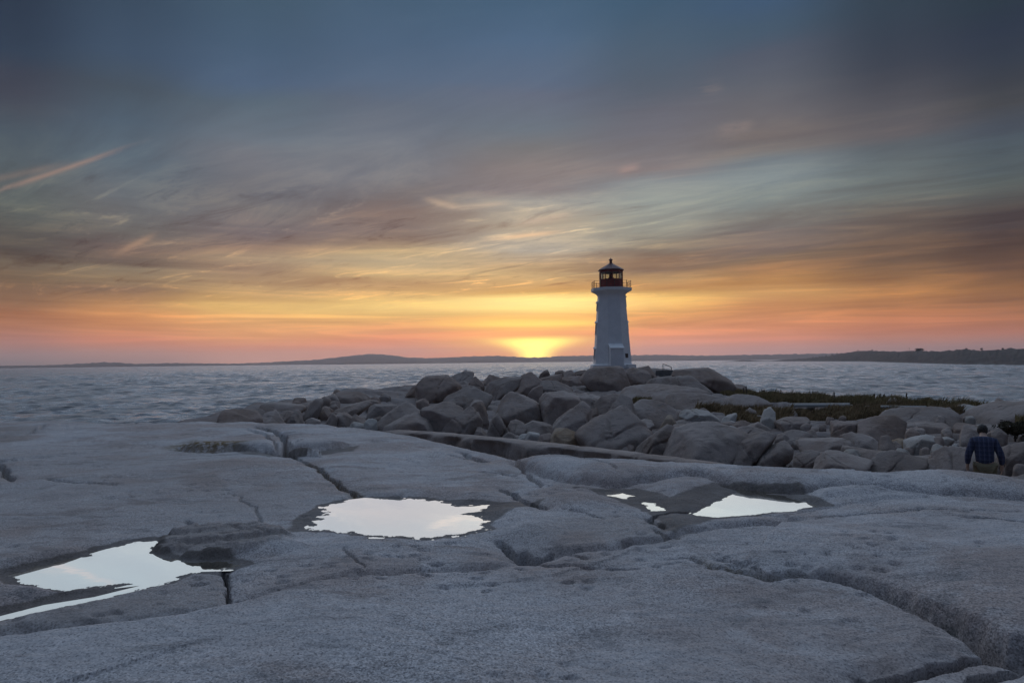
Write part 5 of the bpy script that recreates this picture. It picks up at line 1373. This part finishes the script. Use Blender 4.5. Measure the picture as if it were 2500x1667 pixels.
def grass(name, pts, n, hgt, mat_, label, seed, wid=0.035, lean=0.5, clump=0.0):
    r_ = np.random.default_rng(seed)
    P = in_poly(pts, n, r_)
    az_, el_ = [], []
    d_ = _f[None] + ((P[:, 0] - 1250) / F)[:, None] * CR[None] + ((833.5 - P[:, 1]) / F)[:, None] * CU[None]
    azd = np.degrees(np.arctan2(d_[:, 0], d_[:, 1])); tanv = d_[:, 2] / np.hypot(d_[:, 0], d_[:, 1])
    rr = np.linspace(14, 110, 500)
    zt = head_base(np.repeat(azd, 500), np.tile(rr, n)).reshape(n, 500)
    hit = zt >= rr[None] * tanv[:, None]
    idx = np.where(hit.any(1), hit.argmax(1), (zt / rr[None]).argmax(1))
    r0 = rr[idx] + r_.uniform(-0.15, 0.15, n); z0_ = zt[np.arange(n), idx] + EYE[2] - 0.2
    x = r0 * np.sin(np.radians(azd)); y = r0 * np.cos(np.radians(azd))
    cl = 0.62 + 0.75 * fbm(x / 1.6, y / 1.6, 3, seed) if clump else np.ones(n)
    cl = np.clip(cl, 0.12, 1.35)
    h = (hgt * r_.uniform(0.55, 1.1, n) * cl) + 0.2
    # bend with the wind from the left
    bx = lean * h * r_.normal(0.45, 0.35, n); by = lean * h * r_.normal(0, 0.4, n)
    ang = r_.uniform(0, math.pi, n); w_ = wid * r_.uniform(0.7, 1.4, n)
    ex, ey = np.cos(ang) * w_, np.sin(ang) * w_
    V = np.empty((n, 5, 3))
    V[:, 0] = np.stack([x - ex, y - ey, z0_], -1); V[:, 1] = np.stack([x + ex, y + ey, z0_], -1)
    V[:, 2] = np.stack([x - ex * .7 + bx * .3, y - ey * .7 + by * .3, z0_ + h * .62], -1); V[:, 3] = np.stack([x + ex * .7 + bx * .3, y + ey * .7 + by * .3, z0_ + h * .62], -1)
    V[:, 4] = np.stack([x + bx, y + by, z0_ + h], -1)
    base_ = np.arange(n)[:, None] * 5
    T = np.concatenate([base_ + np.array([[0, 1, 3]]), base_ + np.array([[0, 3, 2]]), base_ + np.array([[2, 3, 4]])])
    me = bpy.data.meshes.new(name)
    me.vertices.add(n * 5); me.vertices.foreach_set('co', V.astype(np.float32).ravel())
    me.loops.add(T.size); me.loops.foreach_set('vertex_index', T.astype(np.int32).ravel())
    me.polygons.add(len(T)); me.polygons.foreach_set('loop_start', (np.arange(len(T)) * 3).astype(np.int32))
    me.update(calc_edges=True)
    return tag(link(name, me, mat_, smooth=False), label, None, None, 'stuff')
grass('grass', [(1755,966),(1775,960),(1830,958),(1850,968),(1800,972)], 2200, 0.45, M_grass, 'tuft of dark grass at the right foot of the lighthouse slope', 1)
grass('grass', [(1840,970),(1860,962),(2000,971),(2180,977),(2290,980),(2412,984),(2416,996),(2280,994),(2080,988),(1950,984),(1870,978)], 26000, 0.58, M_grass, 'long bank of dark green grass along the water', 2, clump=1)
grass('grass', [(1690,1004),(1720,992),(1770,996),(1870,1006),(1935,1004),(1930,1030),(1860,1042),(1800,1030),(1760,1012)], 9000, 0.55, M_grassb, 'brown tussock grass in the hollow left of the path', 3, clump=1)
grass('grass', [(1935,1012),(2060,1004),(2110,992),(2170,992),(2230,1002),(2360,1000),(2345,1012),(2180,1012),(2090,1022),(1990,1024)], 14000, 0.5, M_grassb, 'brown tussock grass in the hollow right of the path', 4, clump=1)
grass('grass', [(1540,980),(1560,970),(1590,975),(1585,986)], 700, 0.3, M_grass, 'small patch of grass in a crack of the lighthouse slope', 5)
grass('grass', [(2470,1020),(2500,1012),(2560,1015),(2560,1030),(2480,1030)], 1500, 0.35, M_grass, 'patch of grass at the right edge above the dark bush', 6)

# tall dry stalks on the bank
M_stalk = simple_mat('dry_stalk', (0.075, 0.06, 0.045), 0.9, var=0.2)
sr = random.Random(5)
ORD = 'first second third fourth fifth sixth seventh eighth ninth tenth eleventh twelfth thirteenth fourteenth fifteenth sixteenth last'.split()
for oi_, (px, ptop) in enumerate(sorted(((1953,959),(1978,961),(2037,957),(2101,969),(2108,966),(2113,968),(2131,964),(2135,962),(2146,965),(2150,962),(2157,965),(2159,963),(2170,970),(2212,961),(1905,952),(1822,943),(1815,947)))):
    d = 60.0; b0 = at(px, 985, d); b1 = at(px + sr.uniform(-1.5, 1.5), ptop, d)
    o_ = Vector(b0); tp_ = Vector(b1) - o_
    bm = bmesh.new()
    m1 = tp_ * 0.55 + Vector((0.02, 0, 0)); rod(bm, (0, 0, -0.2), m1, 0.04, 4); rod(bm, m1, tp_, 0.035, 4)
    for k_ in range(7):
        f = 0.62 + 0.055 * k_; p = tp_ * f; rod(bm, p, p + Vector((sr.uniform(-.06, .06), sr.uniform(-.05, .05), 0.10)), 0.03, 4)
    o = bm_link('dry_stalk', bm, M_stalk); o.location = b0
    tag(o, ORD[oi_] + ' dry seed stalk from the left, standing on the grass bank against the water', 'plant', 'dry stalks on the grass bank')

# dark bush at the right edge
def leafy(name, centre, rad, n, leaf, mat_, label, cat, group=None, seed=1, stem=True, flat=0.7):
    r_ = np.random.default_rng(seed)
    root = empty(name, centre); tag(root, label, cat, group)
    d = r_.normal(size=(n, 3)); d /= np.linalg.norm(d, axis=1)[:, None]
    lump = 0.72 + 0.45 * fbm3(d * 2.2 + seed, 3, seed)
    p = d * (rad * lump * r_.uniform(0.45, 1.0, n) ** 0.5)[:, None]; p[:, 2] = p[:, 2] * flat + rad * flat * 0.75
    a = r_.normal(size=(n, 3)); a /= np.linalg.norm(a, axis=1)[:, None]; b_ = np.cross(a, d); b_ /= np.linalg.norm(b_, axis=1)[:, None] + 1e-9
    s = leaf * r_.uniform(0.6, 1.3, n)[:, None]
    V = np.stack([p - a * s, p + b_ * s * 0.5, p + a * s, p - b_ * s * 0.5], 1).reshape(-1, 3)
    Fc = np.arange(4 * n).reshape(-1, 4)
    me = bpy.data.meshes.new('foliage'); me.from_pydata(V.tolist(), [], Fc.tolist()); me.update()
    link('crown', me, mat_, root, False)
    if stem:
        bm = bmesh.new()
        rod(bm, (0, 0, -0.3), (0.02 * rad, 0, rad * flat * 0.8), 0.05 * rad, 6)
        for k_ in range(4):
            q = d[k_]; rod(bm, (0, 0, rad * flat * 0.4), (q[0] * rad * 0.5, q[1] * rad * 0.5, rad * flat * (0.8 + 0.4 * abs(q[2]))), 0.025 * rad, 5)
        bm_link('trunk', bm, M_stalk, root)
    return root
M_leafd = grass_mat('dark_leaf', (0.03, 0.028, 0.018), (0.06, 0.05, 0.03))
dB = dist_at(2470, 1066)
leafy('bush', at(2478, 1063, dB), 0.75, 2200, 0.05, M_leafd, 'low dark brown bush among the rocks at the right edge', 'bush', seed=4, flat=0.5)

# small wind bent trees and tall pole on the far point
M_far = simple_mat('far_foliage', (0.03, 0.028, 0.022), 0.95, var=0.3)
for i, (px, s) in enumerate(((1986, 2.0), (1992, 1.8), (2000, 2.2), (2008, 1.7), (2016, 2.3), (2033, 2.6), (2043, 3.0), (2054, 1.6), (2096, 2.2), (2130, 2.0), (2360, 1.6), (2398, 1.7), (2448, 1.3))):
    a_, r_t, z_t = point_at(px)
    p = (r_t * math.sin(R(a_)), r_t * math.cos(R(a_)), z_t - 0.4)
    ordn = ('first', 'second', 'third', 'fourth', 'fifth', 'sixth', 'seventh', 'eighth', 'ninth', 'tenth', 'eleventh', 'twelfth', 'last')[i]
    labs = ordn + (' small dark tree counted from the tip of the far point' if px < 2060 else ' small dark tree counted from the tip of the point, on its ridge')
    leafy('pine_tree', p, s * 1.1, 260, 0.34, M_far, labs, 'tree', 'trees on the tip of the far point' if px < 2060 else 'trees along the ridge of the far point', seed=20 + i, flat=0.95)
a_, r_t, z_t = point_at(2245)
leafy('bush', (r_t * math.sin(R(a_)), r_t * math.cos(R(a_)), z_t - 1.2), 6.5, 900, 0.7, M_far, 'broad rounded thicket rising above the ridge of the far point', 'bush', seed=60, flat=0.5)
a_, r_t, z_t = point_at(2220)
bm = bmesh.new(); rod(bm, (0, 0, -1), (0, 0, 6.0), 0.16, 6); rod(bm, (-0.9, 0, 5.2), (0.9, 0, 5.2), 0.10, 5)
o = bm_link('utility_pole', bm, M_stalk); o.location = (r_t * math.sin(R(a_)), r_t * math.cos(R(a_)), z_t - 0.3)
tag(o, 'thin pole with a cross bar on the ridge of the far point', 'pole')

# ------------------------------------------------------------------ person walking away beyond the crest on the right
def skin_mesh(name, verts, edges, radii, mat_, parent, sub=2, root=0):
    me = bpy.data.meshes.new(name); me.from_pydata(verts, edges, []); me.update()
    o = bpy.data.objects.new(name, me); C.objects.link(o)
    o.modifiers.new('skin', 'SKIN'); sd_ = o.modifiers.new('sub', 'SUBSURF'); sd_.levels = sub; sd_.render_levels = sub
    for i, r_ in enumerate(radii):
        me.skin_vertices[0].data[i].radius = (r_, r_) if not isinstance(r_, tuple) else r_
        me.skin_vertices[0].data[i].use_root = (i == root)
    dg = bpy.context.evaluated_depsgraph_get(); dg.update()
    m2 = bpy.data.meshes.new_from_object(o.evaluated_get(dg)); m2.name = name
    bpy.data.objects.remove(o); bpy.data.meshes.remove(me)
    return link(name, m2, mat_, parent)
M_skin = simple_mat('skin', (0.42, 0.27, 0.20), 0.6, var=0.06)
M_hair = simple_mat('dark_hair', (0.018, 0.013, 0.011), 0.7, var=0.4, scale=40)
M_khaki = simple_mat('khaki_cloth', (0.155, 0.125, 0.075), 0.9, var=0.12, scale=20, bump=0.3)
M_shoe = simple_mat('dark_shoe', (0.04, 0.035, 0.03), 0.7)
M_plaid, t, b, out = new_mat('plaid_cloth')
tcn = t.node('ShaderNodeTexCoord'); ox, oy, oz = t.sep(tcn.outputs['Object'])
def bars(v, period, w_):
    fr_ = t.m('FRACT', t.m('DIVIDE', v, period))
    return t.smooth(t.m('ABSOLUTE', t.m('SUBTRACT', fr_, 0.5)), w_, w_ * 0.6)
bx_ = bars(t.m('ADD', ox, 5.0), 0.075, 0.10); bz_ = bars(t.m('ADD', oz, 5.0), 0.085, 0.10)
bx2 = bars(t.m('ADD', ox, 5.03), 0.075, 0.25); bz2 = bars(t.m('ADD', oz, 5.03), 0.085, 0.25)
c = t.mix(t.m('MULTIPLY', t.m('MAXIMUM', bx2, bz2), 0.6), (0.032, 0.042, 0.09), (0.012, 0.016, 0.038))
c = t.mix(t.m('MULTIPLY', bx_, 0.5), c, (0.10, 0.11, 0.17)); c = t.mix(t.m('MULTIPLY', bz_, 0.35), c, (0.09, 0.085, 0.13))
t.l.new(c, b.inputs['Base Color']); b.inputs['Roughness'].default_value = 0.9
PD = 16.0
p_az = azel(2404, 1100)[0]
gz = head_z(p_az, PD) + EYE[2]
foot = np.array([PD * math.sin(R(p_az)), PD * math.cos(R(p_az)), 0])
headtop = at(2404, 1048, PD)[2]
S = 1.0
pe = empty('person', (foot[0], foot[1], gz + 0.14), -R(p_az) + 0.10)
tag(pe, 'person in a navy plaid shirt and khaki trousers walking away with head bowed', 'person')
J = dict(pel=(0,0,.97), sp1=(0,.02,1.10), ch=(0,.07,1.30), ut=(0,.12,1.42), nk=(0,.18,1.50), hb=(0,.235,1.56), hc=(0,.275,1.60),
         shl=(-.17,.10,1.41), ell=(-.265,.03,1.15), wrl=(-.275,.10,.92), shr=(.17,.10,1.41), elr=(.265,.03,1.15), wrr=(.285,.14,.93),
         hil=(-.095,0,.92), knl=(-.105,.10,.50), anl=(-.105,.02,.10), tol=(-.11,.17,.045), hir=(.095,0,.92), knr=(.105,.02,.49), anr=(.105,-.16,.12), tor=(.11,.02,.045))
def fingers(side, wr):
    s = -1 if side == 'l' else 1
    V, E, Rr_ = [], [], []
    palm0 = np.array(wr); palm1 = palm0 + np.array([s * .005, .03, -.085])
    return palm0, palm1
vn, ve, vr = [], [], []
def add(p, r_, par=None):
    vn.append(tuple(map(float, p))); vr.append(r_)
    if par is not None: ve.append((par, len(vn) - 1))
    return len(vn) - 1
root_i = add(J['pel'], (.135, .10))
s1 = add(J['sp1'], (.125, .095), root_i); ch = add(J['ch'], (.15, .105), s1); ut = add(J['ut'], (.12, .09), ch)
nk = add(J['nk'], .052, ut); hb = add(J['hb'], (.062, .07), nk); hc = add(J['hc'], (.07, .085), hb); add((0, .295, 1.635), (.05, .06), hc)
for sd2, sg in (('l', -1), ('r', 1)):
    sh = add(J['sh' + sd2], .058, ut); e_ = add(J['el' + sd2], .042, sh); wv = add(J['wr' + sd2], .027, e_)
    pw = np.array(J['wr' + sd2]); pa = pw + np.array([0, .025, -.075]); pi_ = add(pa, (.024, .036), wv)
    for k_, (fy, ln) in enumerate(((-.028, .062), (-.009, .075), (.010, .080), (.028, .072))):
        b1 = add(pa + np.array([0, fy, -.022]), .0095, pi_)
        b2 = add(pa + np.array([-sg * .008, fy * 1.1 + .004, -.022 - ln * .5]), .0088, b1)
        add(pa + np.array([-sg * .026, fy * 1.1 + .008, -.022 - ln * .95]), .0075, b2)
    th1 = add(pw + np.array([-sg * .012, .045, -.045]), .011, pi_); add(pw + np.array([-sg * .022, .068, -.095]), .009, th1)
    hi = add(J['hi' + sd2], (.095, .095), root_i); kn = add(J['kn' + sd2], .056, hi); an = add(J['an' + sd2], .038, kn); add(J['to' + sd2], .03, an)
skin_mesh('body', vn, ve, vr, M_skin, pe, 2, root_i)
# shirt, trousers, shoes, hair
V = [J['pel'], J['sp1'], J['ch'], J['ut'], (0, .155, 1.475), J['shl'], J['ell'], (-.275, .09, .95), J['shr'], J['elr'], (.283, .13, .96)]
V[0] = (0, .0, .95)
skin_mesh('shirt', V, [(0, 1), (1, 2), (2, 3), (3, 4), (3, 5), (5, 6), (6, 7), (3, 8), (8, 9), (9, 10)], [(.172, .135), (.160, .125), (.185, .13), (.145, .11), (.07, .07), .082, .066, .048, .082, .066, .048], M_plaid, pe, 2, 0)
V = [(0, 0, .97), J['hil'], J['knl'], (J['anl'][0], J['anl'][1], .13), J['hir'], J['knr'], (J['anr'][0], J['anr'][1], .15)]
skin_mesh('trousers', V, [(0, 1), (1, 2), (2, 3), (0, 4), (4, 5), (5, 6)], [(.158, .128), (.118, .122), .082, .068, (.118, .122), .082, .068], M_khaki, pe, 2, 0)
for sd2 in 'lr':
    a_, t_ = np.array(J['an' + sd2]), np.array(J['to' + sd2])
    skin_mesh('shoe', [tuple(a_ + np.array([0, -.04, -.03])), tuple(a_ + np.array([0, .02, -.03])), tuple(t_ + np.array([0, .03, 0]))], [(0, 1), (1, 2)], [.046, .05, .042], M_shoe, pe, 2, 0)
bm = bmesh.new(); bmesh.ops.create_icosphere(bm, subdivisions=4, radius=1.0)
for v in list(bm.verts):
    q = v.co.copy(); n_ = 1 + 0.06 * math.sin(q.x * 9 + q.z * 7) * math.sin(q.y * 8)
    v.co = Vector((q.x * .088 * n_, q.y * .104 * n_ - 0.012, q.z * .108 * n_ + 0.015)) + Vector(J['hc'])
dele = [f for f in bm.faces if (f.calc_center_median() - Vector(J['hc'])).y > 0.055 and (f.calc_center_median() - Vector(J['hc'])).z < 0.055]
bmesh.ops.delete(bm, geom=dele, context='FACES')
bm_link('hair', bm, M_hair, pe, True)
